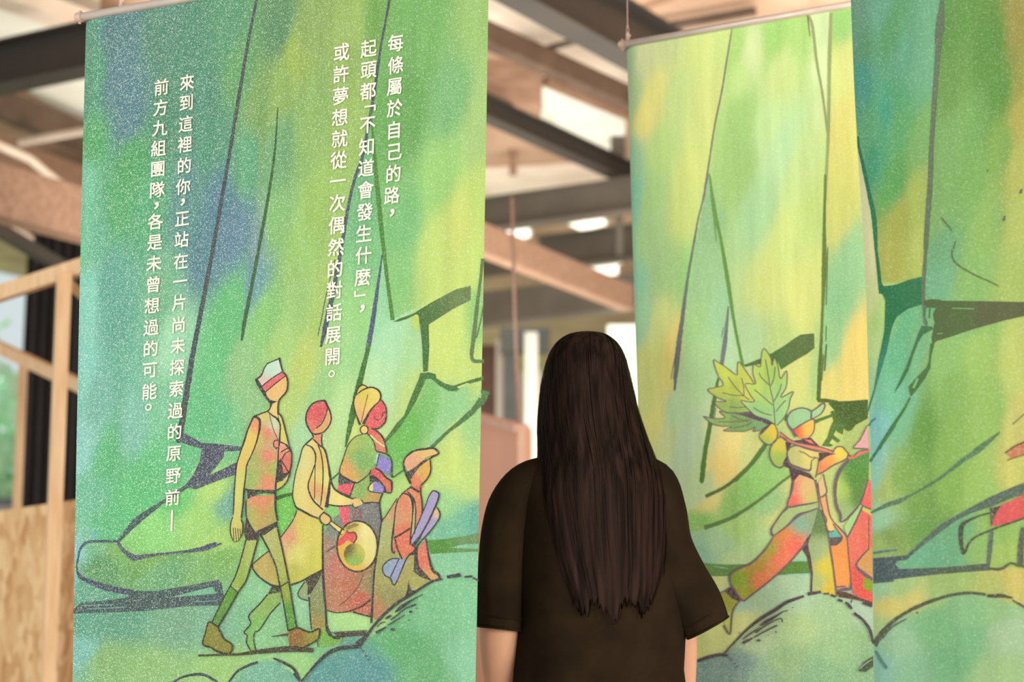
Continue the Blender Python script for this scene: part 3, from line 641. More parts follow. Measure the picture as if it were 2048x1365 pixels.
Fl(F2, [(915,90),(1100,170),(1140,230),(1142,592),(1040,642),(950,695),(870,722),(780,738),(700,722),(610,665),(560,605),(540,560),(640,465),(780,320),(860,200)], [(1000,300,(224,200,96)),(1100,500,(212,196,88)),(900,450,(226,206,112)),(800,400,(214,168,120)),(640,570,(196,166,92)),(880,640,(196,184,84)),(830,330,(232,150,120))], g=.5)
Fl(F2, [(985,682),(1142,598),(1100,700),(1035,800),(1005,815),(1010,740)], (78,66,52))
Fl(F1, [(1060,795),(1078,762),(1135,762),(1137,830),(1142,885),(1090,840)], (234,146,112))
Fl(F1, [(1055,800),(1000,848),(965,890),(935,1000),(905,1100),(885,1220),(880,1300),(905,1375),(960,1412),(1040,1460),(1095,1480),(1150,1420),(1180,1380),(1240,1300),(1205,1140),(1185,1000),(1145,885),(1090,840)], [(1000,1000,(226,206,140)),(930,1250,(232,208,130)),(1110,1000,(238,192,110)),(1100,1250,(236,164,108)),(1165,1150,(238,214,120)),(1050,1350,(234,200,124))], g=.45)
Fl(F3, [(80,950),(130,1030),(190,1065),(290,1100),(345,1100),(372,1140),(310,1178),(285,1155),(180,1165),(60,1150)], [(150,1100,(238,210,132)),(320,1130,(230,186,120))], g=.4)
Fl(F1, [(1160,478),(1180,520),(1205,572),(1213,640),(1192,700),(1150,745),(1090,762),(1050,755),(1015,705),(998,650),(1005,580),(1040,520),(1090,488)], [(1080,600,(226,90,96)),(1040,700,(230,112,104))], True, g=.45)
Fl(F1, [(1186,548),(1205,582),(1212,640),(1190,700),(1150,743),(1100,758),(1060,748),(1085,715),(1130,680),(1162,620)], (234,166,112), g=.4)
# drum, stick, cloth
Fl(F4, [(165,62),(255,65),(252,200),(210,240)], (232,84,104))
th = [i*math.pi/9 for i in range(18)]
Fl(F4, [(322+168*math.cos(a), 398+216*math.sin(a)) for a in th], [(400,260,(238,212,146)),(440,400,(232,210,138)),(240,560,(232,176,78)),(200,440,(224,170,70)),(260,240,(200,170,80))], True, g=.35)
Fl(F4, [(298+88*math.cos(a), 470+98*math.sin(a)) for a in th], [(300,520,(150,176,84)),(250,430,(110,92,50)),(360,420,(206,186,86))], True, g=.35)
Fl(F4, [(220,232),(300,200),(340,215),(290,240),(240,262)], (150,120,60))
Fl(F4, [(100,180),(215,262),(196,300),(88,206)], (234,206,112))
Fl(F4, [(235,262),(260,285),(300,278),(318,325),(292,372),(240,350),(200,385),(138,398),(170,340),(212,300)], (226,84,84), True)
Fl(F4, [(40,108),(95,148),(98,190),(60,218),(20,192),(8,150)], (230,182,116), True)
b1_f2 = b1.end('printed_figure', b1.root, 'printed robed walker in a red headscarf carrying a round drum')
b1.begin()
O = 10
I(F1, [(1160,478),(1090,488),(1040,520),(1005,580),(997,650),(1015,705),(1052,758),(1100,764),(1150,745),(1192,700),(1214,640),(1205,575),(1180,520),(1160,476)], [14,12,12,12,13,12,11,10,9,9,9,10,14,14], DK)
I(F1, [(1186,545),(1162,620),(1130,680),(1085,716)], 8, DK); I(F1, [(1050,758),(1062,795)], 10, DK); I(F1, [(1137,765),(1132,820),(1142,885)], 8, DK)
I(F1, [(1055,798),(1000,845),(965,890),(935,1000),(905,1100),(885,1220),(879,1290),(890,1340),(912,1390),(960,1415),(1040,1460),(1100,1482)], [12,12,9,9,8,8,9,10,12,14,16,12], DK)
I(F1, [(1060,808),(1110,855),(1160,900),(1185,1000),(1203,1110),(1215,1180),(1250,1240),(1300,1272)], [10,12,12,12,18,14,12,10], DK)
I(F1, [(1000,855),(1050,880),(1080,940),(1078,1010),(1050,1090),(1016,1190),(1025,1260),(1060,1330),(1105,1375),(1145,1412)], [8,12,12,9,9,10,12,12,12,10], DK)
I(F1, [(1100,850),(1130,940),(1145,1080),(1138,1250),(1122,1375)], 9, DK); I(F1, [(1080,940),(1075,1100),(1070,1320)], 6, DK)
I(F1, [(1205,1130),(1195,1250),(1172,1390)], [8,22,26], DK)
I(F3, [(105,965),(135,1020),(190,1062),(290,1105)], 11, DK); I(F3, [(65,1150),(180,1165),(285,1155)], 11, DK)
I(F3, [(275,1105),(310,1092),(345,1097),(372,1140)], 8, DK); I(F3, [(290,1140),(285,1160),(305,1178),(330,1168)], 7, DK)
I(F2, [(915,92),(880,180),(780,318)], 8, DK); I(F2, [(680,435),(600,500),(540,560),(560,620),(620,680),(700,730),(790,742)], [8,8,9,10,12,12,14], DK)
I(F2, [(865,728),(950,698),(1040,648),(1142,596)], [16,11,10,10], DK); I(F2, [(1140,225),(1138,600),(1150,800),(1165,960),(1172,1100),(1210,1165),(1290,1168)], [10,10,10,11,11,12,14], DK)
I(F2, [(985,700),(925,795),(945,842),(1012,862)], 8, DK); I(F2, [(1020,830),(1030,1000),(1042,1108)], 9, DK)
I(F2, [(665,810),(600,890),(510,990),(525,1060),(470,1130),(495,1160),(490,1220),(530,1297)], 10, DK); I(F2, [(772,880),(690,970),(600,1110),(560,1130),(550,1200),(570,1292)], 8, DK)
I(F4, [(322+168*math.cos(a), 398+216*math.sin(a)) for a in th+[0]], 13, (70,60,52)); 
I(F4, [(100,180),(215,262)], 8, DK); I(F4, [(88,206),(196,302)], 8, DK)
I(F4, [(40,108),(95,148),(98,190),(60,218),(20,192),(8,150),(40,108)], 10, DK)
I(F4, [(138,395),(60,450)], [14,4], (84,76,66)); I(F4, [(235,262),(260,285),(300,278),(318,325),(292,372)], 8, DK)
I(F4, [(305,100),(288,168)], 9, (190,70,60)); I(F4, [(335,75),(345,120),(358,168)], 9, (200,70,60))
I(F4, [(60,942),(150,965),(260,950),(360,910),(432,855)], [7,8,9,12,12], DK); I(F4, [(375,630),(330,740),(250,840),(170,908)], 5, (120,84,66)); I(F4, [(288,960),(440,1002)], 11, DK)
I(F4, [(32,220),(36,600),(58,940),(70,1080),(92,1130),(122,1180),(180,1185)], 10, DK)
Fl(F4, [(95,1130),(200,1125),(400,1112),(385,1160),(270,1168),(180,1180),(140,1150)], (76,66,54))
b1.end('figure_outline', b1_f2)

# ---- figure three (turban, book)
b1.begin()
Fl(F3, [(300,965),(420,895),(432,1030),(532,1055),(512,1140),(400,1140),(350,1105),(270,1082)], [(350,1020,(142,170,92)),(480,1100,(196,150,92))], g=.5)
Fl(F3, [(415,498),(490,515),(540,590),(562,700),(552,722),(480,692),(450,600),(405,545)], [(450,530,(226,96,96)),(520,640,(214,140,104)),(500,680,(232,110,110))])
Fl(F3, [(370,548),(430,562),(465,620),(482,700),(472,800),(420,890),(350,950),(300,968),(240,942),(185,895),(180,870),(205,770),(250,640),(310,572)], [(350,750,(128,172,98)),(300,640,(170,180,92)),(200,850,(226,156,90)),(440,640,(150,180,100))], True, g=.5)
Fl(F3, [(172,980),(302,968),(275,1040),(262,1080),(155,1040)], (230,84,102))
Fl(F3, [(505,715),(610,780),(592,908),(480,832)], (146,126,204)); Fl(F3, [(480,712),(505,715),(486,800),(466,800)], (160,200,180))
Fl(F3, [(465,945),(548,1000),(532,1052),(420,1035),(430,990)], (146,126,204)); Fl(F3, [(424,990),(455,965),(450,1036),(420,1034)], (226,200,140))
Fl(F3, [(436,860),(470,838),(510,862),(560,920),(606,962),(606,1040),(560,1050),(540,990),(480,925),(440,905)], [(460,870,(224,88,100)),(590,1000,(224,110,84))], True)
Fl(F3, [(432,902),(500,935),(530,965),(480,955),(436,950)], (76,62,66)); Fl(F3, [(175,888),(250,938),(325,962),(290,972),(170,985),(165,940)], (84,76,82))
Fl(F3, [(518,262),(550,310),(562,370),(552,450),(512,490),(450,502),(395,475),(400,440),(440,350)], (228,88,94), True)
Fl(F3, [(308,222),(330,160),(370,132),(410,155),(470,152),(515,205),(500,272),(440,335),(372,462),(340,468),(310,370),(296,280)], [(400,220,(222,190,78)),(470,210,(234,200,110)),(340,400,(238,172,116)),(320,300,(236,190,110))], g=.35)
Fl(F3, [(380+32*math.cos(a), 513+36*math.sin(a)) for a in th], (236,196,116), True)
f3 = b1.end('printed_figure', b1.root, 'printed woman in a yellow turban hugging purple books')
b1.begin()
I(F3, [(345,470),(310,370),(294,280),(310,212),(340,145),(372,130),(412,156)], [18,9,9,10,9,10,10], DK); I(F3, [(308,222),(370,172),(440,150),(495,175),(516,222),(500,272),(435,340),(370,465)], [8,11,12,13,12,12,11,20], DK)
I(F3, [(410,210),(385,320),(355,450)], 5, DK); I(F3, [(520,255),(555,310),(563,375),(550,450),(490,502),(440,500)], [8,10,10,11,13,8], DK)
I(F3, [(460,395),(475,425),(505,425),(530,395),(535,365),(554,368)], 7, DK); I(F3, [(380+32*math.cos(a), 513+36*math.sin(a)) for a in th+[0]], 8, DK)
I(F3, [(430,558),(490,615),(552,655),(556,620)], 10, (238,214,150)); I(F3, [(440,500),(500,538),(545,602),(568,705)], 11, DK); I(F3, [(405,545),(450,600),(470,650),(480,692),(570,722),(608,780),(610,920)], [8,8,9,10,10,9,11], DK)
I(F3, [(370,550),(310,572),(250,640),(205,770),(178,880),(250,938),(310,968),(350,950),(420,890),(436,855)], [6,6,7,8,10,12,10,9,9,9], DK)
I(F3, [(505,718),(480,830)], 7, DK); I(F3, [(470,838),(510,862),(560,920),(606,955),(606,1040),(585,1050),(540,1040)], [10,10,12,14,10,14,12], DK); I(F3, [(440,905),(480,922),(545,995),(556,1040)], 12, DK)
I(F3, [(465,945),(425,985),(420,1034),(532,1055)], 8, DK); I(F3, [(302,968),(262,1082)], 8, DK); I(F3, [(155,1035),(265,1082)], 8, DK); I(F3, [(532,1055),(508,1140),(525,1300)], [9,11,11], DK)
I(F3, [(380,1140),(450,1132),(510,1138)], 10, DK); I(F3, [(430,905),(435,955)], 8, DK)
b1.end('figure_outline', f3)

# ---- figure four (cap, rolled cloths)
b1.begin()
Fl(F4, [(650,0),(560,140),(525,200),(495,400),(465,640),(455,1030),(540,985),(640,895),(720,832),(820,780),(945,692),(800,612),(805,480),(760,470),(690,500),(640,330),(615,300),(640,120)], [(560,300,(176,172,112)),(600,600,(164,156,92)),(600,850,(150,138,84)),(480,950,(186,120,88)),(800,680,(172,160,88)),(640,60,(206,150,110)),(700,640,(176,158,92))], g=.5)
Fl(F3, [(785,950),(880,985),(855,1040),(775,1000)], (230,110,92))
Fl(F3, [(765,1008),(850,1050),(870,1130),(872,1260),(835,1400),(790,1475),(770,1500),(680,1560),(618,1550),(630,1400),(640,1200),(680,1080),(720,1040)], [(750,1150,(226,130,100)),(700,1400,(228,120,92)),(840,1100,(230,130,92)),(660,1500,(222,116,88)),(640,1260,(212,150,110))], g=.4)
Fl(F3, [(745,1060),(795,1110),(812,1200),(805,1380),(780,1480),(772,1300),(778,1160)], (196,180,120))
Fl(F4, [(640,330),(770,250),(785,400),(830,410),(820,440),(740,492),(690,500)], (230,116,90))
Fl(F4, [(908,330),(925,440),(945,570),(1010,630),(1025,660),(985,682),(950,680),(840,565),(825,440)], [(900,500,(228,112,92)),(1000,660,(226,160,100))])
Fl(F4, [(815,470),(842,560),(950,690),(870,668),(795,612),(805,540)], (80,64,56))
Fl(F4, [(755,688),(768,740),(780,772),(830,782),(720,838),(740,780)], (76,64,60))
Fl(F4, [(1015,0),(960,120),(870,290),(790,390),(772,350),(830,220),(900,60),(915,0),(955,-60),(965,-70),(1005,-66),(1018,-40)], (172,152,200), g=.35)
Fl(F4, [(1003,68),(1026,110),(1020,160),(950,260),(868,345),(865,320),(930,190),(985,90)], [(1000,90,(226,180,130)),(960,200,(170,150,196))])
Fl(F4, [(620,503),(680,505),(742,512),(640,722),(605,675),(550,642),(534,580),(570,530)], [(580,570,(146,160,190)),(670,600,(158,152,200))])
Fl(F3, [(870,800),(935,765),(947,850),(920,930),(870,985),(820,988),(780,960),(790,915)], [(880,860,(234,172,84)),(800,950,(232,128,100))], True)
Fl(F3, [(715,800),(740,730),(800,692),(880,680),(970,672),(1012,715),(910,750),(830,820),(750,868)], [(760,800,(234,158,132)),(900,710,(236,184,122))], g=.4)
Fl(F3, [(728,872),(790,852),(860,790),(965,742),(960,758),(935,768),(850,830),(770,935)], (76,64,62))
f4 = b1.end('printed_figure', b1.root, 'printed walker in a peaked cap with pale rolls under the arm')
b1.begin()
I(F3, [(775,975),(735,900),(712,820),(728,752),(800,695),(880,680),(975,672),(1015,715),(950,748)], [20,14,12,14,16,16,16,13,12], DK)
I(F3, [(942,768),(948,860),(918,930),(862,988)], 10, DK); I(F3, [(768,998),(850,1045)], 17, DK); I(F3, [(860,985),(862,1050),(872,1140),(872,1230)], 9, DK)
I(F3, [(700,1052),(760,1072),(790,1130),(790,1240),(775,1400),(770,1495)], [8,14,20,12,12,14], DK); I(F3, [(745,1040),(800,1100),(818,1200),(808,1400)], 10, DK)
I(F3, [(770,1005),(700,1060),(650,1150),(632,1300),(618,1400),(612,1540),(640,1560)], [10,10,9,9,12,16,22], DK); I(F4, [(640,335),(660,420),(700,508)], 12, DK); I(F4, [(770,245),(700,290),(630,328)], 14, DK)
I(F4, [(655,-10),(560,140),(525,200),(500,380),(466,620),(452,850),(440,1055)], [7,7,8,12,13,14,16], DK)
I(F4, [(772,350),(830,220),(900,60),(930,-20),(968,-74),(1010,-60),(1018,-20),(960,125),(870,290),(790,395)], [8,9,9,9,10,12,11,14,14,26], DK)
I(F4, [(1003,68),(1026,110),(1020,165),(950,262),(850,370),(800,450),(740,500),(640,724),(600,672),(550,642),(534,580),(570,530),(620,503),(680,505)], [9,10,10,9,10,22,10,9,10,9,9,9,9,9], DK); I(F4, [(672,508),(600,664)], 8, DK)
I(F4, [(905,330),(930,480),(965,600),(1015,640),(1030,680)], [9,11,20,18,10], DK); I(F4, [(835,430),(820,470),(840,560)], [10,24,14], DK); I(F4, [(800,405),(826,412),(815,440)], 7, DK)
b1.end('figure_outline', f4)

# ---- figure one (tall walker, white hat)
b1.begin()
Fl(F1, [(550,618),(505,720),(470,830),(440,920),(410,1020),(395,1130),(385,1300),(380,1450),(362,1490),(355,1560),(362,1620),(388,1676),(425,1670),(450,1610),(460,1520),(445,1480),(458,1365),(470,1240),(482,1150),(495,1030),(530,950),(572,850),(600,740),(605,660),(585,625)], [(520,800,(238,196,100)),(450,950,(236,196,108)),(420,1200,(216,204,112)),(400,1500,(214,196,110)),(580,680,(240,150,104))], g=.4)
Fl(F1, [(700,500),(762,485),(757,625),(740,625),(675,568)], (236,192,122))
Fl(F1, [(550,618),(670,568),(710,605),(752,635),(777,690),(772,820),(757,1000),(745,1130),(737,1240),(475,1236),(482,1150),(495,1030),(572,850),(605,700),(590,630)], [(640,600,(216,190,110)),(730,680,(206,200,172)),(660,760,(236,122,104)),(680,950,(236,128,110)),(660,1180,(234,136,106)),(560,980,(176,170,98)),(550,1150,(160,176,96)),(735,1050,(170,176,88)),(720,860,(200,160,120)),(600,800,(196,180,90))], g=.55)
Fl(F1, [(760,590),(790,622),(820,730),(850,850),(780,840),(775,690)], (222,200,104))
Fl(F1, [(775,832),(820,850),(865,905),(868,1000),(848,1085),(800,1140),(785,1120),(765,1000)], [(800,880,(236,150,120)),(840,1000,(232,110,96))], True)
Fl(F1, [(745+26*math.cos(a), 848+34*math.sin(a)) for a in th], (232,130,116), True)
Fl(F1, [(757,1010),(780,965),(805,1100),(862,1085),(835,1140),(790,1165),(745,1172)], (72,60,56)); Fl(F1, [(862,1090),(835,1165),(790,1215),(745,1242),(748,1180),(800,1160)], (206,190,96))
Fl(F2, [(495,5),(540,-25),(733,-40),(737,80),(752,185),(640,245),(560,275),(528,225),(497,150)], [(600,0,(232,134,104)),(640,80,(214,140,92)),(530,120,(180,170,92)),(700,120,(176,160,88))], g=.5)
Fl(F1, [(470,1226),(560,1240),(745,1240),(735,1275),(640,1265),(590,1272),(500,1318),(498,1252)], (72,60,54))
Fl(F2, [(488,345),(588,340),(565,440),(530,565),(490,690),(420,795),(355,735),(395,660),(430,560),(465,440)], [(500,450,(172,178,92)),(430,680,(156,176,78))], g=.55)
Fl(F2, [(355,735),(420,795),(330,950),(245,1088),(190,1050),(290,850)], [(350,850,(98,150,46)),(230,1040,(92,140,46))], g=.55)
Fl(F2, [(160,1052),(190,1050),(245,1085),(265,1130),(300,1190),(355,1225),(372,1255),(350,1312),(300,1312),(230,1290),(180,1260),(130,1248),(110,1220),(130,1150)], (142,130,52), g=.5)
Fl(F2, [(620,300),(745,225),(790,380),(830,560),(850,700),(875,870),(915,1098),(840,1115),(815,950),(775,720),(740,570),(690,430)], [(720,350,(186,178,106)),(790,600,(172,172,84)),(810,780,(150,158,52)),(860,980,(92,150,52))], g=.55)
Fl(F2, [(838,1135),(925,1095),(985,1118),(1040,1130),(1110,1105),(1114,1160),(1090,1200),(1000,1250),(930,1288),(870,1282),(850,1240)], [(900,1180,(146,96,44)),(1060,1150,(150,140,50))], g=.5)
Fl(F2, [(490,150),(510,215),(560,275),(600,258),(750,185),(742,235),(640,305),(595,300),(585,345),(485,352),(470,270)], (76,62,58))
Fl(F1, [(585,290),(612,268),(665,165),(700,148),(768,125),(795,228),(700,290),(622,352)], [(700,200,(198,222,204)),(620,310,(228,190,186)),(760,160,(216,220,212))], g=.35)
Fl(F1, [(622,352),(795,232),(822,268),(740,330),(655,402),(633,385)], (234,104,112), g=.35)
Fl(F1, [(655,405),(740,332),(822,268),(838,310),(832,380),(802,440),(765,482),(720,484),(680,465),(660,435)], (238,182,118), g=.4)
f1 = b1.end('printed_figure', b1.root, 'printed tall walker in a white and pink hat and striped vest')
b1.begin()
I(F1, [(565,300),(612,268),(640,205),(665,165),(700,148),(768,122)], [10,12,8,10,9,10], DK); I(F1, [(768,112),(780,170),(796,230)], [16,10,10], DK)
I(F1, [(790,232),(825,262),(842,330),(830,400),(765,482),(757,600)], [12,10,10,10,11,11], DK); I(F1, [(622,355),(700,292),(795,232)], 8, DK); I(F1, [(655,402),(740,330),(824,268)], 8, DK)
Fl(F1, [(562,296),(592,306),(618,350),(640,392),(658,430),(690,472),(748,486),(712,504),(700,535),(688,530),(690,505),(650,458),(600,378),(575,335)], DK)
I(F1, [(694,520),(688,548),(668,568),(600,595),(548,620)], [14,9,9,10,14], DK)
I(F1, [(550,618),(505,720),(470,830),(440,920),(410,1020),(397,1130),(388,1250),(383,1365),(378,1455)], [12,11,13,9,9,9,11,10,8], DK)
I(F1, [(550,615),(585,625),(605,660),(598,740),(570,850),(530,950),(495,1030),(482,1150),(470,1240),(460,1365),(446,1480)], [14,18,18,14,9,8,9,9,11,8,8], DK)
I(F2, [(378,148),(362,182),(353,250),(360,310),(388,366)], 8, DK); I(F2, [(445,170),(461,212),(457,292),(447,306)], 8, DK)
for a, b in (((378,240),(386,345)), ((396,240),(408,366)), ((417,245),(428,360)), ((437,250),(444,330))): I(F2, [a, b], 5, DK)
I(F1, [(670,568),(710,605),(752,635),(777,690),(772,800),(762,900),(757,1010),(745,1130),(735,1242),(735,1400),(745,1460),(752,1500)], [8,11,16,11,10,9,10,12,12,12,12,12], DK)
I(F1, [(685,590),(700,660),(725,740),(758,812)], 4, DK); I(F1, [(760,585),(790,620),(820,730),(850,850),(876,940),(872,1040),(858,1100),(835,1165),(790,1215),(745,1243)], [12,10,9,9,9,9,10,9,9,8], DK)
I(F1, [(745+26*math.cos(a), 848+34*math.sin(a)) for a in th+[0]], 7, DK); I(F1, [(740,880),(745,895)], 8, DK)
for l in ([(775,832),(820,850),(866,908)], [(780,920),(820,895),(862,880)], [(790,985),(820,930),(860,908)], [(785,985),(848,1088)]): I(F1, l, 8, DK)
I(F2, [(488,0),(492,150),(560,275)], [7,9,10], DK)
I(F2, [(488,345),(465,440),(430,560),(395,660),(355,735),(290,850),(190,1050)], [9,9,10,10,9,9,9], DK); I(F2, [(590,330),(565,430),(530,560),(490,690),(420,795),(330,950),(243,1088)], 10, DK); I(F2, [(355,735),(420,795)], 8, DK)
I(F2, [(243,1088),(190,1050),(158,1052),(130,1150),(110,1220),(130,1248),(180,1260),(230,1292),(300,1315),(350,1312),(373,1255),(355,1225),(300,1190),(265,1130),(243,1088)], [10,12,10,9,10,16,14,16,20,14,12,10,9,9,9], (62,52,30))
I(F2, [(72,1330),(250,1325),(440,1318),(620,1295),(850,1275),(1060,1285)], [16,14,20,34,46,34], (74,66,46))
I(F2, [(610,295),(680,430),(740,570),(770,720),(800,860),(842,1112)], [16,12,11,11,10,10], DK); I(F2, [(742,200),(775,340),(815,520),(850,700),(878,870),(917,1097)], [10,10,11,11,9,10], DK); I(F2, [(775,745),(815,722),(845,700)], 9, DK)
I(F2, [(840,1120),(925,1095),(985,1118),(1040,1130),(1112,1103),(1114,1160),(1090,1200),(1000,1250),(930,1288)], [14,12,12,12,14,9,9,11,12], (64,48,36)); I(F2, [(705,1168),(770,1160),(838,1150)], [6,10,22], (72,70,50)); I(F2, [(1096,1205),(1104,1258)], 6, (72,60,50))
b1.end('figure_outline', f1)
# ---- hill marks
b1.begin()
HK = (66, 60, 68)
I(F4, [(1050,678),(960,700),(860,760),(760,822),(650,890),(540,990),(450,1095),(400,1165),(330,1240)], [14,18,18,22,22,22,20,26,50], HK); I(F4, [(1090,662),(1205,642)], [24,30], HK); I(F4, [(1240,660),(1305,655)], 16, HK); I(F4, [(1312,668),(1358,690)], 14, HK)
I(H, [(225,1252),(300,1160),(420,1030),(530,945),(650,905),(820,888)], [16,18,26,34,34,36], HK); I(H, [(-60,1010),(0,1035),(110,1090),(170,1150),(212,1248)], [12,22,24,20,22], HK); I(H, [(150,1165),(200,1225)], 24, HK)
I(H, [(830,905),(872,950)], 5, HK)
for x, y, r in ((890,990,12), (915,1026,9), (1340,535,16), (1155,715,20), (1325,620,9), (1400,500,9)): Fl(H, [(x+r*1.2*math.cos(a), y+r*.8*math.sin(a)) for a in th[::3]], HK)
for l, w in (([(1180,540),(1220,505),(1290,455),(1380,400),(1470,355)], [10,30,26,12,6]), ([(1135,620),(1200,570),(1290,500),(1395,460)], [12,12,10,20]), ([(1105,675),(1180,630),(1285,565)], [10,12,6]), ([(988,750),(1090,690)], [26,14]), ([(1000,690),(1040,650),(1080,640)], 10), ([(1085,608),(1140,570)], 20)): I(H, l, w, HK)
b1.end('printed_hill_marks', b1.root)

# ---- lettering
def glyph(ch, wt=0.0):
    c = bpy.data.curves.new('g', 'FONT'); c.body = ch; c.size = 1; c.offset = wt; c.resolution_u = 4
    o = bpy.data.objects.new('g', c); C.objects.link(o); dg = bpy.context.evaluated_depsgraph_get()
    me = bpy.data.meshes.new_from_object(o.evaluated_get(dg)); V = [(v.co.x, v.co.y) for v in me.vertices]; Fs = [tuple(p.vertices) for p in me.polygons]
    bpy.data.objects.remove(o); bpy.data.curves.remove(c); bpy.data.meshes.remove(me); return V, Fs
COLS = [
 ('來到這裡的你正站在一片尚未探索過的原野前', [(374.4,164.9),(373,205.4),(371.3,247.7),(369.2,288.7),(367.7,331),(365.6,372.8),(363.3,437),(362.3,479),(361,522.3),(359.5,562.6),(358,604.9),(356.4,649.7),(354.9,691.5),(353.6,735),(352.3,777.4),(350.3,821.5),(348.7,863.8),(347.4,906.9),(346.2,951.8),(344.9,995.4)], 30, 34, [(364.6,404)], []),
 ('前方九組團隊各是未曾想過的可能', [(323.8,174.6),(322,215.6),(320.3,256.2),(317.9,297),(316.4,338),(314.9,380),(311.8,443.8),(310.5,484.9),(309,527.4),(307.7,569.7),(305.4,612),(303.8,655.6),(302.8,698),(301.5,740.3),(300.3,783.8)], 30, 34, [(313.8,411.8)], [(298.7,815.4)]),
 ('每條屬於自己的路', [(792.3,86.4),(792.1,130.3),(789.9,172.7),(789.7,216.4),(788.2,260.3),(788.4,303.1),(786.6,347.5),(783.6,390.5)], 32.5, 37, [(783.9,425.7)], []),
 ('起頭都不知道會發生什麼', [(738.3,97.3),(737.9,139.5),(736.8,182.6),(735.7,249.3),(734.1,293.5),(732.6,336.3),(731.8,380.2),(730,423.9),(728.3,467.8),(727.9,510.9),(726.1,554.8)], 32.5, 37, [(725.2,617.8)], []),
 ('或許夢想就從一次偶然的對話展開', [(684.7,105),(684,149),(683.4,192.9),(682,235.7),(681.4,278.5),(680,321.4),(678.4,363),(677.3,407.4),(676.2,451.6),(674.7,495.3),(672.9,538.8),(671.8,581.6),(671.2,626.2),(669.2,670.5),(668,713.8)], 32.5, 37, [], [(666.5,749)]),
]
LW = tuple(lin((240, 226, 214))*np.array((.80, .86, .84)))
for ci, (txt, pos, ew, eh, commas, stops) in enumerate(COLS):
    b1.begin(); lay = 0.0022
    def put(V, Fs, cx, cy, w, h, ox, oy):
        sl = .175-.00007*cy; b0 = len(b1.V)
        for x, y in V:
            X = (x-ox)*w; Y = (y-oy)*h
            b1.V.append(b1.P(cx+X+Y*.03, cy-Y-X*sl, lay)); b1.K.append((LW[0], LW[1], LW[2], .02))
        for f in Fs: b1.Fc.append([b0+i for i in f])
    for ch, (cx, cy) in zip(txt, pos):
        V, Fs = glyph(ch)
        for q, (sx_, sy_) in enumerate(((.013, .013), (-.013, .013), (.013, -.013), (-.013, -.013), (0, 0))):
            lay = 0.0022+q*.00003; put([(a+sx_, b+sy_) for a, b in V], Fs, cx, cy, ew, eh, .5, .38)
    for cx, cy in commas:
        V, Fs = glyph('，', .02); xs = [v[0] for v in V]; ys = [v[1] for v in V]; put(V, Fs, cx, cy, ew*1.25, eh*1.1, (min(xs)+max(xs))/2, (min(ys)+max(ys))/2)
    def poly(pts, cx, cy): put(pts, [tuple(range(len(pts)))], cx, cy, 1, 1, 0, 0)
    for cx, cy in stops:
        ring = [(r*math.cos(a), r*math.sin(a)*1.1) for r in (6.3, 3.9) for a in np.linspace(0, 2*math.pi, 24, endpoint=False)]
        put(ring, [(i, (i+1) % 24, 24+(i+1) % 24, 24+i) for i in range(24)], cx, cy, 1, 1, 0, 0)
    if ci == 0: poly([(-1.7, -21.5), (1.7, -21.5), (1.7, 21.5), (-1.7, 21.5)], 343.6, 1042.3)
    if ci == 3:
        poly([(-11, 5.5), (-11, 2), (8, 2), (8, -6.5), (11.3, -6.5), (11.3, 5.5)], 740.5, 216.4)
        poly([(-11, 6), (-11, -5.5), (11, -5.5), (11, -2), (-7.7, -2), (-7.7, 6)], 720.8, 588.2)
    b1.end('lettering', b1.root, 'cream white vertical column of Chinese lettering')
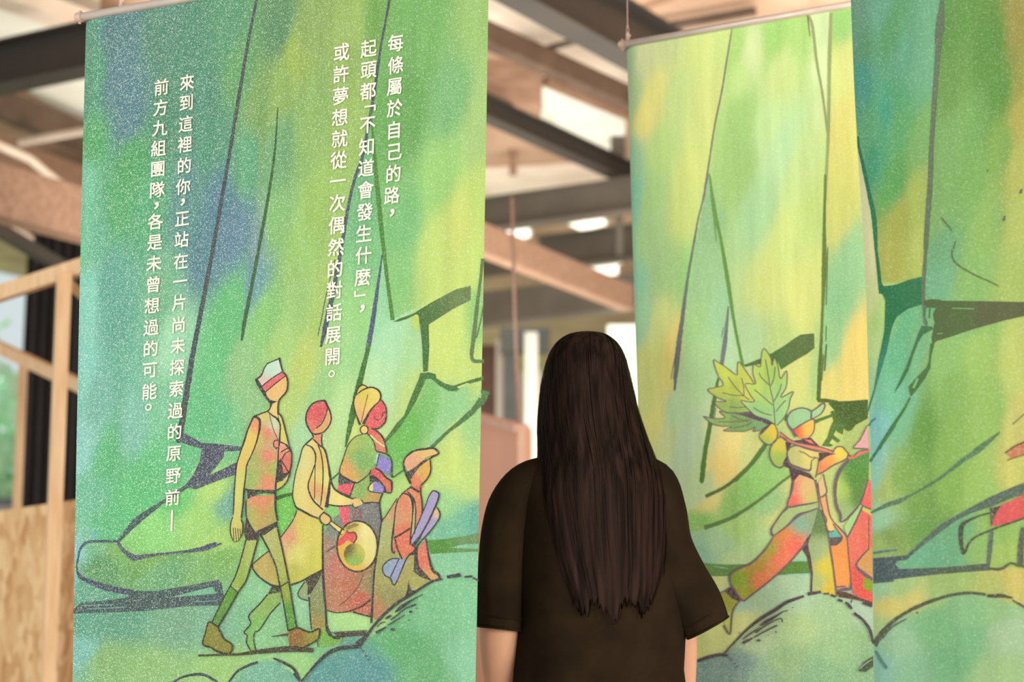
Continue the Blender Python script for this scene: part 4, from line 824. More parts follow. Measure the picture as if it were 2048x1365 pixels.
# ---------------------------------------------------------------- banner 2 (right of the person)
CT2 = [(1255,120,150,182,128),(1290,100,186,196,132),(1330,85,176,195,120),(1400,90,186,206,96),(1450,80,182,208,100),(1550,70,138,196,70),(1600,50,150,200,85),(1640,60,186,215,145),(1690,50,130,195,80),(1690,120,196,206,96),
(1290,230,216,206,88),(1310,190,205,205,95),(1265,200,150,186,122),(1350,200,176,205,108),(1420,200,190,206,96),(1480,150,170,210,104),(1470,100,150,198,80),(1500,110,190,212,140),(1560,150,184,210,112),(1640,130,198,222,152),(1690,250,206,204,78),(1700,330,200,204,76),(1480,230,142,194,86),(1480,330,140,192,90),(1560,300,165,214,148),(1540,250,172,214,130),(1520,420,150,206,138),
(1268,400,112,192,158),(1262,320,130,188,140),(1300,400,150,200,108),(1320,300,165,205,100),(1370,420,182,206,88),(1390,340,190,208,92),(1330,550,144,196,112),(1275,560,120,196,158),(1300,500,150,198,120),(1320,640,190,206,104),(1300,720,196,208,92),(1355,690,222,202,78),(1345,740,215,204,80),(1290,790,190,206,95),(1285,640,140,200,150),(1310,850,206,206,88),(1380,560,130,200,95),
(1405,560,132,188,122),(1430,440,126,180,122),(1440,620,134,194,138),(1460,680,160,208,152),(1390,640,140,196,116),(1400,720,150,202,130),(1570,480,190,216,104),(1600,600,202,216,94),(1540,560,196,214,100),(1620,420,178,212,98),(1600,350,180,214,120),(1680,420,192,202,74),(1650,220,196,216,140),(1670,150,200,214,100),(1700,530,130,196,132),(1680,600,118,190,126),(1660,690,128,195,125),(1640,740,150,200,105),(1712,700,226,202,74),(1705,790,226,206,80),(1660,780,215,206,84),(1600,760,202,212,94),(1560,690,172,206,104),(1500,700,160,205,140),
(1350,820,165,210,152),(1370,900,170,206,166),(1330,900,190,208,130),(1340,960,172,204,160),(1400,960,172,206,142),(1420,860,198,208,130),(1460,870,222,206,100),(1450,930,226,202,84),(1420,1000,214,206,102),(1500,900,190,200,100),(1500,980,120,190,72),(1460,1010,125,188,66),(1400,1050,118,186,60),(1545,940,130,192,80),(1480,1060,150,202,90),(1540,1010,130,190,110),(1560,1040,192,202,92),(1440,1090,146,196,142),(1520,1080,160,206,120),(1400,1110,122,182,152),(1480,1120,165,205,130),(1600,1130,110,180,168),(1570,1090,150,200,130),
(1480,1165,175,200,120),(1420,1170,190,200,110),(1550,1190,150,192,150),(1500,1190,150,192,150),(1430,1250,192,202,100),(1480,1240,190,202,108),(1480,1210,140,186,160),(1510,1280,150,180,130),(1480,1330,108,140,138),(1430,1330,108,142,136),(1390,1345,108,146,136),(1400,1290,180,195,95),(1560,1330,128,172,112),(1530,1350,118,160,130),(1600,1250,152,192,120),(1600,1200,150,192,150),(1680,1300,130,180,120),(1650,1350,112,168,120),(1720,1230,155,192,165),(1735,1330,120,172,120),(1660,1220,140,188,130),(1640,900,196,206,82),(1650,840,200,208,85),(1600,880,180,200,95),(1700,900,160,190,80),(1680,960,165,195,85),(1640,1000,185,200,90),(1600,960,190,200,100),(1300,1200,150,190,140),(1500,1700,120,175,130),(1750,1700,120,175,130)]
b2 = Banner('hanging_banner', 'lighter green printed banner right of the person, showing a walker with big leaves', (1251, 95), (1790, 0), 2.40,
            lambda y: 1251+.0345*(y-95), lambda y: 1790+.03*y, 1620, CT2, lambda X: np.clip(.85+.0003*(X[:, 1]-300), .8, 1.1), (0.03, 0.008), 'green printed banners hung from the ceiling', mute=1.6, gain=(1.0,1.07,1.0), walls=[[(1463,55),(1408,380),(1375,600),(1350,780)],[(1418,350),(1455,600),(1485,732),(1630,672)],[(1617,30),(1640,180),(1656,270)],[(1661,20),(1657,270),(1650,400),(1640,803),(1745,803)],[(1530,890),(1465,970),(1365,1030)],[(1590,945),(1500,1020),(1380,1066)],[(1450,650),(1440,730),(1405,955)],[(1390,1128),(1620,1128)],[(1390,1152),(1620,1150)],[(1380,1325),(1450,1308),(1500,1255),(1550,1222),(1620,1190),(1700,1210),(1745,1270)]])
b2.cloth(); b2.hardware(0.006, b2.width-0.02)
b2.begin(); I = b2.ink; Fl = b2.fill
P0 = (1200, 0, 3.4125); P1_ = (1380, 680, 4.874); P2_ = (1420, 900, 3.9); P3_ = (1340, 1080, 4.79); P6 = (1250, 350, 3.032); P7 = (1480, 350, 3.032)
VI = (112, 92, 104); OL = (98, 112, 62)
I(P0, [(900,200),(870,380),(830,620),(780,860),(740,1120),(705,1360)], [6,9,10,10,10,12], (120,108,104), .3)
I(P6, [(500,0),(470,160),(445,260),(430,350),(405,500),(383,630),(350,880),(322,1100),(303,1310)], [9,8,8,10,12,14,22,28,10], (104,108,112), .5)
I(P6, [(332,930),(312,1080),(280,1240)], [4,5,3], (104,108,112)); I(P6, [(345,900),(320,1080),(296,1240)], [4,6,4], (104,108,112))
I(P0, [(742,1180),(755,1290),(768,1370)], [6,9,10], (122,146,70)); I(P6, [(512,0),(540,220),(580,400),(620,640),(660,900),(712,1158)], [8,22,16,22,15,16], (98,140,66), .3); I(P6, [(535,250),(552,400)], 6, (110,146,76))
I(P6, [(624,795),(605,1000),(583,1155)], [6,22,20], (108,112,118), .5); I(P6, [(595,925),(583,985)], 4, (108,112,118))
I(P1_, [(275,370),(240,560),(210,740),(180,930),(150,1100),(122,1350),(118,1400)], [20,34,34,36,36,40,16], (82,118,52), .25); I(P1_, [(252,660),(236,760)], 12, (130,130,140))
I(P0, [(1418,100),(1450,180),(1480,420),(1520,640),(1558,930)], [18,18,16,14,12], (142,152,102), .2); I(P0, [(1578,88),(1568,400),(1562,900),(1538,1370)], [18,22,18,18], (146,158,104), .2); I(P0, [(1418,108),(1433,250)], [7,4], (110,70,80))
I(P7, [(520,0),(513,300),(512,540),(502,800),(487,1150),(478,1362)], [12,16,26,15,18,20], (100,120,64), .25)
for l in ([(534,440),(524,790)], [(524,915),(522,1010)], [(527,1030),(515,1190)], [(506,1090),(497,1250)]): I(P7, l, 6, (100,120,64), .4)
Fl(P1_, [(520,245),(690,180),(800,130),(920,60),(1000,0),(1080,-50),(1210,-62),(1214,80),(1140,140),(1050,190),(890,292),(860,222),(790,204),(700,232),(530,264)], [(700,200,(74,112,54)),(1100,50,(88,110,62))], g=.35)
I(P1_, [(1285,-20),(1268,200),(1262,400),(1252,590)], [12,26,34,30], (84,104,50), .25); I(P1_, [(1328,40),(1310,300)], [7,9], (92,110,58), .5); I(P1_, [(1306,150),(1290,330)], 7, (92,110,58), .5)
I(P1_, [(1245,590),(1300,592),(1350,596),(1440,604)], [30,34,30,22], (82,104,46), .25)
Fl(P1_, [(1420,602),(1560,598),(1740,584),(1740,770),(1620,830),(1580,880),(1545,895),(1500,865),(1490,925),(1440,900),(1425,880),(1400,930),(1470,985),(1440,1005),(1385,965),(1360,1010),(1400,1030),(1370,1045),(1285,1035),(1340,950),(1370,850),(1400,790),(1370,700),(1410,690),(1350,620)], [(1600,700,(72,96,40)),(1380,950,(84,118,54))], g=.5)
I(P1_, [(1220,800),(1300,768),(1400,735)], [34,26,26], (84,120,54)); I(P1_, [(930,730),(945,790)], 34, (84,120,54))
I(P1_, [(738,1018),(690,1090),(620,1180),(540,1270),(430,1375)], [40,36,34,32,36], (84,114,62), .25)
I(P2_, [(405,-5),(330,100),(200,225),(100,300),(-30,365)], [32,30,24,22,24], (84,114,62), .25); I(P2_, [(640,195),(540,270),(440,350),(300,450),(150,540),(-40,610)], [16,18,20,22,26,30], (96,124,72), .3)
Fl(P3_, [(240,205),(310,222),(420,232),(540,240),(700,236),(800,232),(950,225),(1100,212),(1320,208),(1340,322),(1200,325),(1060,340),(700,348),(390,350),(260,360)], [(400,300,(96,134,72)),(1100,300,(86,128,52))], g=.4)
for l in ([(420,255),(520,268)], [(480,272),(560,276)]): I(P3_, l, 5, (150,190,160))
b2.end('printed_linework', b2.root, 'dark green brush lines of giant walking feet')

# leaves, gourds, walker
b2.begin()
Fl(P1_, [(140,750),(240,765),(340,760),(285,700),(440,715),(560,700),(640,740),(780,800),(740,850),(680,880),(610,892),(632,853),(540,888),(450,892),(328,886),(400,848),(300,842),(210,815)], [(250,780,(140,170,96)),(500,800,(118,152,84)),(700,830,(120,160,110))], g=.5)
Fl(P1_, [(232,195),(330,255),(450,342),(458,290),(470,213),(540,300),(620,418),(700,560),(640,740),(590,712),(450,712),(350,706),(300,680),(238,610),(350,600),(280,572),(215,530),(178,485),(250,465),(322,437),(270,340)], [(350,320,(186,198,84)),(420,480,(172,184,78)),(420,650,(138,164,86)),(560,500,(196,200,92))], g=.5)
Fl(P1_, [(420,716),(560,700),(640,690),(760,770),(830,800),(840,850),(760,830),(700,800),(600,770),(500,735)], (92,70,84), g=.6)
Fl(P1_, [(718,88),(745,110),(790,180),(802,250),(825,178),(860,260),(886,378),(940,305),(948,380),(938,470),(890,550),(920,560),(1006,508),(980,580),(965,660),(920,760),(850,832),(790,800),(740,770),(640,740),(590,700),(495,600),(560,602),(626,600),(580,530),(538,430),(636,425),(612,330),(620,240),(680,262),(694,180),(704,110)], [(740,200,(176,200,96)),(850,330,(160,196,96)),(640,480,(182,204,100)),(900,500,(156,198,122)),(760,560,(168,202,116)),(850,720,(150,196,134)),(650,700,(150,196,130)),(930,640,(158,200,130))], g=.5)
Fl(P1_, [(800,822),(848,870),(856,950),(830,1000),(770,1022),(720,1000),(682,955),(680,918),(740,870)], [(800,900,(216,190,76)),(740,990,(166,184,80))], True, g=.4)
Fl(P1_, [(690,880),(740,840),(800,815),(760,860),(682,935)], (92,72,84))
Fl(P1_, [(880,952),(930,965),(962,1010),(965,1090),(925,1200),(885,1244),(825,1212),(785,1140),(785,1060),(825,985)], [(900,1000,(206,190,74)),(860,1180,(150,178,84))], True, g=.4)
Fl(P1_, [(930,1000),(1000,985),(960,1100),(950,1190),(990,1260),(930,1240),(905,1210),(950,1120)], (84,60,72))
Fl(P1_, [(1000,985),(1100,975),(1180,955),(1270,1045),(1200,1040),(1100,1020)], (86,62,70)); Fl(P1_, [(1120,975),(1180,980),(1215,1020),(1160,1000)], (226,120,100))
Fl(P1_, [(880,898),(1000,985),(1120,1020),(1280,1050),(1400,1088),(1385,1110),(1250,1082),(1150,1052),(980,1002),(873,932)], (228,128,96))
Fl(P1_, [(1180,700),(1240,665),(1300,620),(1318,650),(1280,720),(1230,755),(1190,772)], [(1200,730,(156,200,150)),(1290,650,(170,200,150))])
Fl(P1_, [(1000,882),(960,830),(950,780),(975,720),(1020,685),(1080,668),(1140,676),(1182,705),(1184,770),(1100,820)], (152,194,146), g=.5)
Fl(P1_, [(1003,885),(1100,822),(1200,775),(1217,830),(1200,910),(1150,958),(1080,965),(1040,945)], [(1040,880,(230,96,70)),(1150,860,(236,184,84))], g=.4)
Fl(P1_, [(950,1100),(985,1050),(1050,1035),(1150,1065),(1255,1090),(1258,1160),(1192,1180),(1172,1265),(1060,1242),(975,1200)], [(1000,1150,(186,186,118)),(1200,1120,(212,194,110))], g=.6)
Fl(P1_, [(1255,1100),(1400,1110),(1340,1140),(1262,1195)], (86,62,66))
Fl(P1_, [(1190,1180),(1252,1165),(1228,1345),(1170,1290)], (196,196,112), g=.5)
Fl(P1_, [(1262,1190),(1340,1135),(1425,1112),(1398,1100),(1430,1050),(1490,1048),(1546,1110),(1520,1165),(1400,1225),(1300,1290),(1232,1318)], [(1280,1260,(226,130,90)),(1350,1170,(230,158,88)),(1460,1100,(224,202,86))], g=.4)
Fl(P1_, [(1548,1128),(1692,1190),(1655,1218),(1534,1160)], (232,138,104))
Fl(P2_, [(615,120),(645,142),(780,185),(822,240),(760,215),(700,195),(655,250),(610,440),(640,250)], (82,60,68))
Fl(P2_, [(700,195),(760,215),(838,250),(852,412),(780,425),(700,432),(608,442),(622,380),(650,255)], [(640,400,(228,104,96)),(660,300,(224,126,110)),(740,300,(210,176,118)),(820,400,(192,186,108))], g=.65)
Fl(P2_, [(886,190),(900,260),(912,332),(862,368),(848,262)], (214,184,132)); Fl(P2_, [(860,370),(906,350),(918,420),(935,510),(958,555),(968,600),(965,640),(935,640),(905,600),(912,560),(890,500),(872,430)], [(890,420,(228,160,112)),(930,600,(230,190,120))])
Fl(P2_, [(610,450),(720,440),(830,420),(842,458),(760,480),(690,515),(560,620),(500,668),(478,625),(500,585),(560,500)], (162,182,122), g=.6)
Fl(P2_, [(500,672),(560,625),(620,580),(720,505),(842,460),(820,560),(790,645),(720,760),(640,860),(540,960),(430,1050),(350,1112),(262,1182),(215,1130),(165,1050),(162,980),(230,925),(320,885),(420,790)], [(700,570,(130,168,152)),(780,520,(140,160,120)),(640,740,(232,104,86)),(540,850,(228,116,84)),(460,780,(160,150,56)),(580,660,(214,130,70)),(340,900,(170,142,60)),(230,1020,(128,152,36)),(400,1020,(222,120,76)),(270,1150,(150,150,40))], g=.65)
Fl(P2_, [(842,458),(870,470),(900,560),(925,660),(945,800),(968,950),(988,1142),(880,1118),(800,1110),(805,960),(770,745),(800,640)], [(850,560,(96,124,74)),(830,800,(150,170,124)),(920,900,(204,186,60)),(820,1050,(160,178,116)),(940,1100,(206,176,52))], g=.65)
Fl(P2_, [(715,762),(760,690),(792,650),(765,740),(790,840),(806,960),(800,1112),(784,1112),(788,980),(760,840)], (86,64,66))
Fl(P2_, [(935,745),(1000,742),(1045,690),(1075,690),(1085,800),(1100,1050),(1050,1080),(992,1082),(962,920)], [(1010,900,(230,146,74)),(960,800,(222,140,76))], g=.5)
Fl(P2_, [(925,690),(1035,682),(1030,715),(990,748),(938,752)], (92,84,84)); Fl(P2_, [(925,650),(1000,625),(1030,680),(930,688)], (96,172,160))
Fl(P2_, [(960,575),(1000,595),(1050,650),(1072,690),(1040,688),(1005,640)], (230,150,96))
Fl(P3_, [(470,522),(530,492),(600,560),(655,592),(600,680),(590,780),(582,902),(560,890),(530,830),(500,700)], [(540,600,(150,150,50)),(560,800,(180,186,90))], g=.6); Fl(P3_, [(520,490),(580,455),(640,520),(690,570),(655,592),(590,562)], (84,64,70))
b2f = b2.end('printed_figure', b2.root, 'printed striding walker in a teal cap with leaves on a stick and a bucket')
b2.begin()
w = 8
I(P1_, [(232,192),(330,255),(450,342),(458,290),(470,212),(540,300),(622,422)], w, VI); I(P1_, [(590,712),(450,712),(350,706),(300,680),(238,610),(352,600),(280,572),(215,530),(176,485),(250,465),(322,437),(270,340),(235,240),(230,195)], w, VI)
I(P1_, [(136,748),(240,768),(340,760),(285,698),(360,712),(440,716)], w, VI); I(P1_, [(136,748),(210,815),(300,842),(402,848),(326,886),(450,893),(540,890),(634,852),(608,892),(680,882)], w, VI)
I(P1_, [(704,110),(718,86),(745,105),(790,180),(802,252),(826,176),(860,260),(886,380),(941,303),(950,380),(938,470),(888,552),(895,565),(1008,507),(980,580),(965,660),(920,760),(852,834)], w, VI)
I(P1_, [(704,110),(694,180),(682,264),(618,240),(612,330),(636,427),(536,430),(580,530),(628,602),(560,602),(493,598),(590,700),(640,742),(740,775),(800,806)], w, VI)
for l in ([(738,195),(770,380),(790,500),(815,610),(832,830)], [(672,320),(700,372),(778,445)], [(832,262),(822,370),(792,450)], [(625,485),(700,545),(806,638)], [(895,430),(875,500),(822,600)], [(615,660),(700,710),(798,738)], [(938,590),(880,650),(840,705)], [(368,360),(440,460),(520,545),(578,585)], [(500,370),(518,450),(524,540)], [(315,515),(420,540),(522,545)], [(385,655),(460,660),(540,655)], [(275,798),(400,800),(560,795)], [(400,735),(500,780),(590,780)], [(420,860),(540,835),(600,805)]): I(P1_, l, 7, VI)
I(P1_, [(840,850),(858,900),(850,960),(828,1000),(770,1024),(720,1002),(676,955),(678,918),(700,880)], [8,9,10,10,12,12,10,9,9], VI)
I(P1_, [(828,985),(785,1060),(778,1140),(822,1222),(885,1248),(925,1215)], 13, VI); I(P1_, [(828,985),(880,952),(930,963),(965,1010)], 9, VI)
I(P1_, [(1040,948),(1003,888),(962,835),(950,780),(975,718),(1020,684),(1080,666),(1140,674),(1184,703),(1182,772)], [30,24,18,14,12,11,12,12,14,12], VI); I(P1_, [(1184,703),(1240,665),(1300,618),(1318,650),(1282,720),(1230,755),(1190,772)], [12,12,16,12,10,9,9], VI)
I(P1_, [(1003,886),(1100,822),(1202,775),(1218,830),(1202,910),(1150,962),(1090,970)], [14,12,12,9,9,11,18], VI)
I(P1_, [(880,898),(1000,985),(1120,1018),(1280,1048),(1400,1088)], 9, VI); I(P1_, [(875,935),(980,1006),(1150,1056),(1385,1112)], 9, VI)
I(P1_, [(950,1100),(985,1050),(1050,1035),(1150,1068),(1255,1092)], [12,12,10,10,10], VI); I(P1_, [(950,1100),(960,1160),(985,1220),(1060,1250),(1172,1275),(1192,1180),(1256,1163),(1228,1345)], [14,16,22,24,16,8,8,10], VI); I(P1_, [(1070,1088),(1130,1110),(1180,1145),(1235,1148)], 8, VI)
I(P1_, [(1418,1112),(1340,1135),(1262,1190)], 7, VI); I(P1_, [(1395,1100),(1430,1048),(1490,1046),(1520,1080),(1548,1115),(1520,1167),(1400,1225),(1300,1292),(1232,1320)], 11, VI); I(P1_, [(1548,1126),(1694,1188),(1656,1220),(1532,1160)], 11, VI)
I(P2_, [(655,250),(640,330),(608,442),(720,432),(840,410)], [14,12,12,14,8], VI); I(P2_, [(825,235),(835,300),(848,390),(856,470)], [18,10,9,8], VI); I(P2_, [(886,190),(900,260),(912,335),(862,368),(842,260)], [8,9,9,8,9], VI); I(P2_, [(908,350),(918,420),(938,515),(970,570)], 8, VI); I(P2_, [(858,370),(872,430),(890,500),(912,545),(905,600),(935,640),(968,632)], 8, VI)
I(P2_, [(608,450),(560,500),(500,585),(478,625),(482,660),(500,672)], [22,12,12,16,18,14], VI); I(P2_, [(500,672),(600,600),(690,515),(760,488),(845,458)], [8,11,22,12,10], VI)
I(P2_, [(500,675),(420,790),(320,885),(230,925),(162,970),(158,1020),(170,1060),(215,1130),(255,1180)], [10,12,12,14,14,14,12,12,12], VI); I(P2_, [(760,720),(720,770),(640,862),(540,960),(430,1052),(350,1114),(262,1184)], [20,14,12,12,10,10,12], VI)
I(P2_, [(870,470),(900,560),(925,660),(945,800),(968,950),(990,1145)], [8,8,10,12,12,12], VI); I(P2_, [(968,568),(1030,630),(1072,690),(1086,800),(1104,1060),(1050,1090),(990,1100)], [9,10,12,14,18,24,12], VI); I(P2_, [(990,1072),(1060,1065)], 10, VI); I(P2_, [(962,580),(1005,640),(1038,685)], 7, VI); I(P2_, [(908,600),(930,640),(968,632)], 6, VI); I(P2_, [(930,690),(1035,682)], 6, VI)
I(P3_, [(690,570),(640,620),(600,700),(590,800),(582,902),(560,890),(520,820)], [10,12,14,14,12,14,16], VI); I(P3_, [(465,522),(530,490),(585,452)], 10, VI); I(P3_, [(660,885),(668,905)], 6, VI)
b2.end('figure_outline', b2f)
# second walker cut by the third banner
b2.begin()
Fl(P2_, [(1235,240),(1210,300),(1180,410),(1200,440),(1150,560),(1078,680),(1090,850),(1112,1080),(1112,1120),(1180,1160),(1275,1195),(1275,240)], [(1150,700,(222,110,92)),(1230,350,(230,100,96)),(1200,1100,(218,84,76))], g=.65)
Fl(P2_, [(1165,405),(1198,440),(1140,560),(1076,680),(1060,640),(1050,600),(1100,520)], (160,202,132))
Fl(P2_, [(1080,90),(1140,50),(1250,10),(1240,230),(1185,400),(1110,500),(1040,560),(1012,560),(1020,500),(985,430),(975,320),(1010,180)], [(1020,300,(170,196,100)),(1120,250,(84,136,58)),(1180,350,(92,134,64)),(1040,520,(150,176,120)),(1150,100,(84,140,66))], g=.6)
Fl(P2_, [(1200,440),(1275,470),(1275,520),(1190,470)], (190,196,90)); Fl(P2_, [(1245,770),(1180,840),(1142,905),(1200,960),(1275,1015),(1275,760)], (206,150,88)); Fl(P2_, [(1200,990),(1275,1030),(1275,1120),(1200,1080)], (134,156,40))
Fl(P1_, [(1600,1052),(1660,985),(1695,920),(1740,830),(1745,1060)], (222,160,170))
Fl(P2_, [(1090,60),(1180,15),(1260,-10),(1260,10),(1180,40),(1120,75)], (226,112,110))
Fl(P2_, [(985,1105),(1060,1110),(1180,1160),(1270,1190),(1270,1225),(1180,1180),(1110,1165),(1010,1150)], (92,66,56))
b2g = b2.end('printed_figure', b2.root, 'printed red robed walker with a large green leaf, cut off by next banner')
b2.begin()
I(P2_, [(1082,88),(1015,165),(980,280),(985,420),(1022,520),(1018,555),(1042,560),(1110,500),(1185,400),(1240,230)], [20,26,24,24,22,14,12,16,12,9], VI); I(P2_, [(1195,440),(1140,560),(1076,682)], 12, VI); I(P2_, [(1170,405),(1198,440),(1270,470)], 9, VI)
I(P2_, [(1248,770),(1182,838),(1144,905),(1200,965),(1275,1015)], [10,12,16,26,20], VI); I(P2_, [(1245,520),(1242,770)], 6, VI); I(P1_, [(1740,830),(1695,920),(1660,985),(1600,1052),(1660,1062),(1740,1066)], [8,8,8,9,9,8], VI); I(P1_, [(1745,1075),(1660,1090),(1600,1140)], 9, VI)
b2.end('figure_outline', b2g)
b2.begin()
HK = (78, 66, 76)
I(P3_, [(520,1098),(620,985),(740,862),(860,765),(1000,680),(1130,598),(1290,542)], [12,14,20,26,30,28,20], HK); I(P3_, [(270,1165),(370,1128),(480,1102),(560,1110)], [26,28,28,16], HK); I(P3_, [(1325,522),(1450,502)], [30,24], HK); I(P3_, [(1478,520),(1528,517)], 16, HK); I(P3_, [(1545,530),(1590,548)], 20, HK); I(P3_, [(1612,575),(1655,592)], 22, HK); I(P3_, [(1685,600),(1720,635),(1745,665)], [18,28,16], HK); I(P3_, [(1750,565),(1735,610)], 9, HK); I(P3_, [(1850,605),(1940,640)], 22, HK)
I(P3_, [(1765,705),(1850,770),(1915,860),(1950,980)], [24,22,26,26], HK); I(P3_, [(560,1120),(605,1160)], 5, HK)
for l, w_ in (([(700,955),(780,895),(865,840)], [8,12,6]), ([(865,825),(920,790),(1000,745),(1080,695),(1132,678)], [10,30,20,10,8]), ([(820,895),(900,835),(1000,780),(1068,755),(1080,795)], [14,12,9,10,12]), ([(805,940),(900,885),(1030,820)], [10,12,14]), ([(700,992),(790,945)], [26,12])): I(P3_, l, w_, HK)
for x, y, r in ((850,966,16), (1018,885,9), (940,915,6), (1180,652,7), (622,1188,9), (648,1218,9)): Fl(P3_, [(x+r*1.2*math.cos(a), y+r*.8*math.sin(a)) for a in th[::3]], HK)
Fl(P3_, [(1806,1262),(1850,1185),(1950,1115),(1950,1215),(1880,1268)], (72,84,66)); I(P3_, [(1825,1235),(1880,1185),(1940,1150)], 6, (150,186,150))
b2.end('printed_hill_marks', b2.root)

# ---------------------------------------------------------------- banner 3 (right edge, nearest)
CT3 = [(1710,40,98,152,128),(1735,100,84,148,108),(1722,150,56,150,138),(1780,60,78,150,98),(1760,30,90,160,135),(1850,60,96,164,128),(1840,150,96,168,130),(1810,120,84,160,130),(1770,230,52,156,128),(1745,320,46,150,112),(1750,260,80,160,110),(1800,250,82,162,98),(1800,200,72,158,110),(1845,280,112,168,88),(1790,370,78,156,75),(1835,400,158,178,62),(1800,440,156,162,48),(1845,500,172,188,66),(1785,520,162,166,52),(1820,560,160,176,60),
(1900,60,88,145,58),(1900,160,100,150,66),(1980,100,84,140,52),(2000,180,84,142,50),(2044,40,156,146,62),(2044,150,150,152,58),(2046,230,176,168,60),(1950,250,106,162,78),(1900,300,112,165,86),(1900,380,112,166,84),(2040,330,178,182,72),(2000,300,120,165,66),(2040,430,172,186,76),(1980,450,130,174,80),(1940,360,110,165,76),(1880,500,96,160,112),(1870,560,100,170,130),(1870,440,116,168,88),(1950,560,124,176,86),(2030,560,156,182,76),
(1716,330,205,206,150),(1722,400,208,206,156),(1733,520,212,206,152),(1742,600,196,206,135),(1755,640,158,198,100),(1748,700,170,206,130),(1742,760,160,200,140),(1755,690,176,204,112),(1765,620,170,205,105),(1815,640,84,176,126),(1795,720,84,178,132),(1780,790,100,186,150),(1758,860,112,192,195),(1742,900,120,194,195),(1745,960,130,196,175),(1845,650,104,174,122),(1840,700,108,178,128),(1800,830,106,182,140),
(1950,690,146,188,76),(1950,640,110,170,100),(2035,720,178,192,82),(1900,780,122,170,72),(1900,720,130,182,90),(1850,870,96,152,48),(1900,900,124,172,64),(1980,820,134,178,74),(2044,850,192,186,86),(2030,930,192,190,78),(1800,960,120,165,62),(1770,980,160,182,86),(1748,1040,142,196,160),(1850,1000,108,156,56),(1960,980,142,182,74),(1900,970,124,172,60),(1780,1080,118,150,62),(1760,1090,150,180,90),(1850,1060,100,150,60),
(1870,1110,92,168,130),(1910,1070,96,168,118),(1900,1120,96,165,125),(1960,1100,130,178,84),(2000,1110,150,182,66),(1990,1060,130,175,70),(1800,1175,150,186,112),(1900,1165,148,180,92),(2030,1165,196,178,74),(1990,1180,168,180,80),(1775,1215,206,190,82),(1830,1205,200,186,86),(1760,1180,146,192,148),(1752,1250,160,190,120),(1870,1200,150,185,100),(1870,1260,106,172,116),(1950,1230,118,178,122),(2010,1270,152,186,146),(1990,1220,135,182,120),(1800,1290,135,182,145),(1900,1320,98,165,115),(2000,1345,145,182,122),(1760,1340,122,182,170),(1940,1280,104,170,118),(1820,1340,120,175,140),
(2200,100,110,160,70),(2200,600,140,180,80),(2200,1100,160,180,80),(2400,800,130,175,80),(1760,1700,110,170,130),(2300,1700,120,170,120)]
def xl3(y):
    ks = [(-200,1690),(0,1698),(150,1704),(300,1712),(420,1721),(600,1731),(800,1736),(1000,1741),(1365,1746),(2300,1755)]
    for (a, b), (c, d) in zip(ks[:-1], ks[1:]):
        if a <= y <= c: return b+(d-b)*(y-a)/(c-a)
    return ks[-1][1] if y > 0 else ks[0][1]
b3 = Banner('hanging_banner', 'nearest darker green printed banner cut by the right edge of the photo', (1690, -190), (2420, -330), None,
            xl3, lambda y: 2420+.03*y, 1800, CT3, lambda X: np.full(len(X), .35), (0.05, 0.012), 'green printed banners hung from the ceiling', dleft=3.0, gain=(.60,.67,.59), walls=[[(1887,-50),(1865,350),(1850,500),(1850,603),(2060,603)],[(1714,290),(1735,370),(1752,500),(1762,590)],[(1765,570),(1845,555)],[(1770,640),(1745,790)],[(1862,680),(1820,790),(1757,895)],[(1850,640),(1848,700)],[(1745,1117),(1815,1112),(1880,1050),(1980,995),(2060,966)],[(1745,1160),(1980,1135),(2060,1138)],[(1746,1290),(1790,1240),(1890,1193),(1970,1190),(2060,1220)]])
b3.cloth(); b3.hardware(0.09, b3.width-0.09)
b3.begin(); I = b3.ink; Fl = b3.fill
Q1 = (1640, 0, 2.73); Q2 = (1700, 500, 3.4138); Q3 = (1700, 850, 2.6494)
DG = (30, 112, 78); SG = (98, 112, 92)
I(Q1, [(675,-60),(668,0),(660,150),(645,300),(625,600),(612,800),(605,1000),(590,1200),(580,1365)], [14,18,34,26,24,22,26,26,22], SG, .2); I(Q1, [(650,60),(636,150),(632,240)], 6, SG)
I(Q1, [(200,740),(206,800),(230,900),(265,1050),(295,1200),(306,1365)], [10,14,18,20,24,16], DG, .2)
I(Q1, [(1100,1030),(1090,1055)], [8,14], (90,95,66)); I(Q1, [(1006,1178),(1000,1205)], [8,14], (90,90,72)); I(Q1, [(662,1190),(690,1222),(725,1265)], [10,8,5], (96,112,72)); I(Q1, [(742,1318),(728,1365)], 7, (96,112,72)); I(Q1, [(912,925),(914,938)], 6, (80,110,60))
Fl(Q2, [(168,-5),(188,-5),(203,100),(218,232),(232,248),(260,246),(320,238),(400,208),(496,185),(500,372),(450,388),(400,402),(360,430),(320,460),(300,500),(280,560),(268,620),(250,700),(200,860),(150,1020),(115,1122),(110,1095),(160,950),(195,750),(235,560),(242,350),(225,305),(198,298),(185,160)], [(250,350,(30,108,70)),(450,280,(42,112,74)),(150,1000,(52,128,112))], g=.15)
I(Q2, [(521,-5),(510,150),(503,300),(508,430),(512,500),(530,515)], [18,22,22,14,12,14], SG, .2)
Fl(Q2, [(505,350),(560,338),(610,342),(640,350),(850,350),(1050,352),(1300,356),(1300,420),(1188,450),(1050,482),(850,540),(700,592),(595,625),(565,650),(560,600),(580,500),(570,440),(590,400),(520,396)], [(700,450,(80,98,58)),(1000,400,(90,92,62))], g=.1)
for l, w_ in (([(520,396),(512,450),(530,505)], 10), ([(548,398),(545,470)], 8), ([(700,400),(850,404)], -1), ([(600,575),(635,572)], -1)):
    I(Q2, l, abs(w_) if w_ > 0 else 5, (62,110,70) if w_ > 0 else (120,170,110))
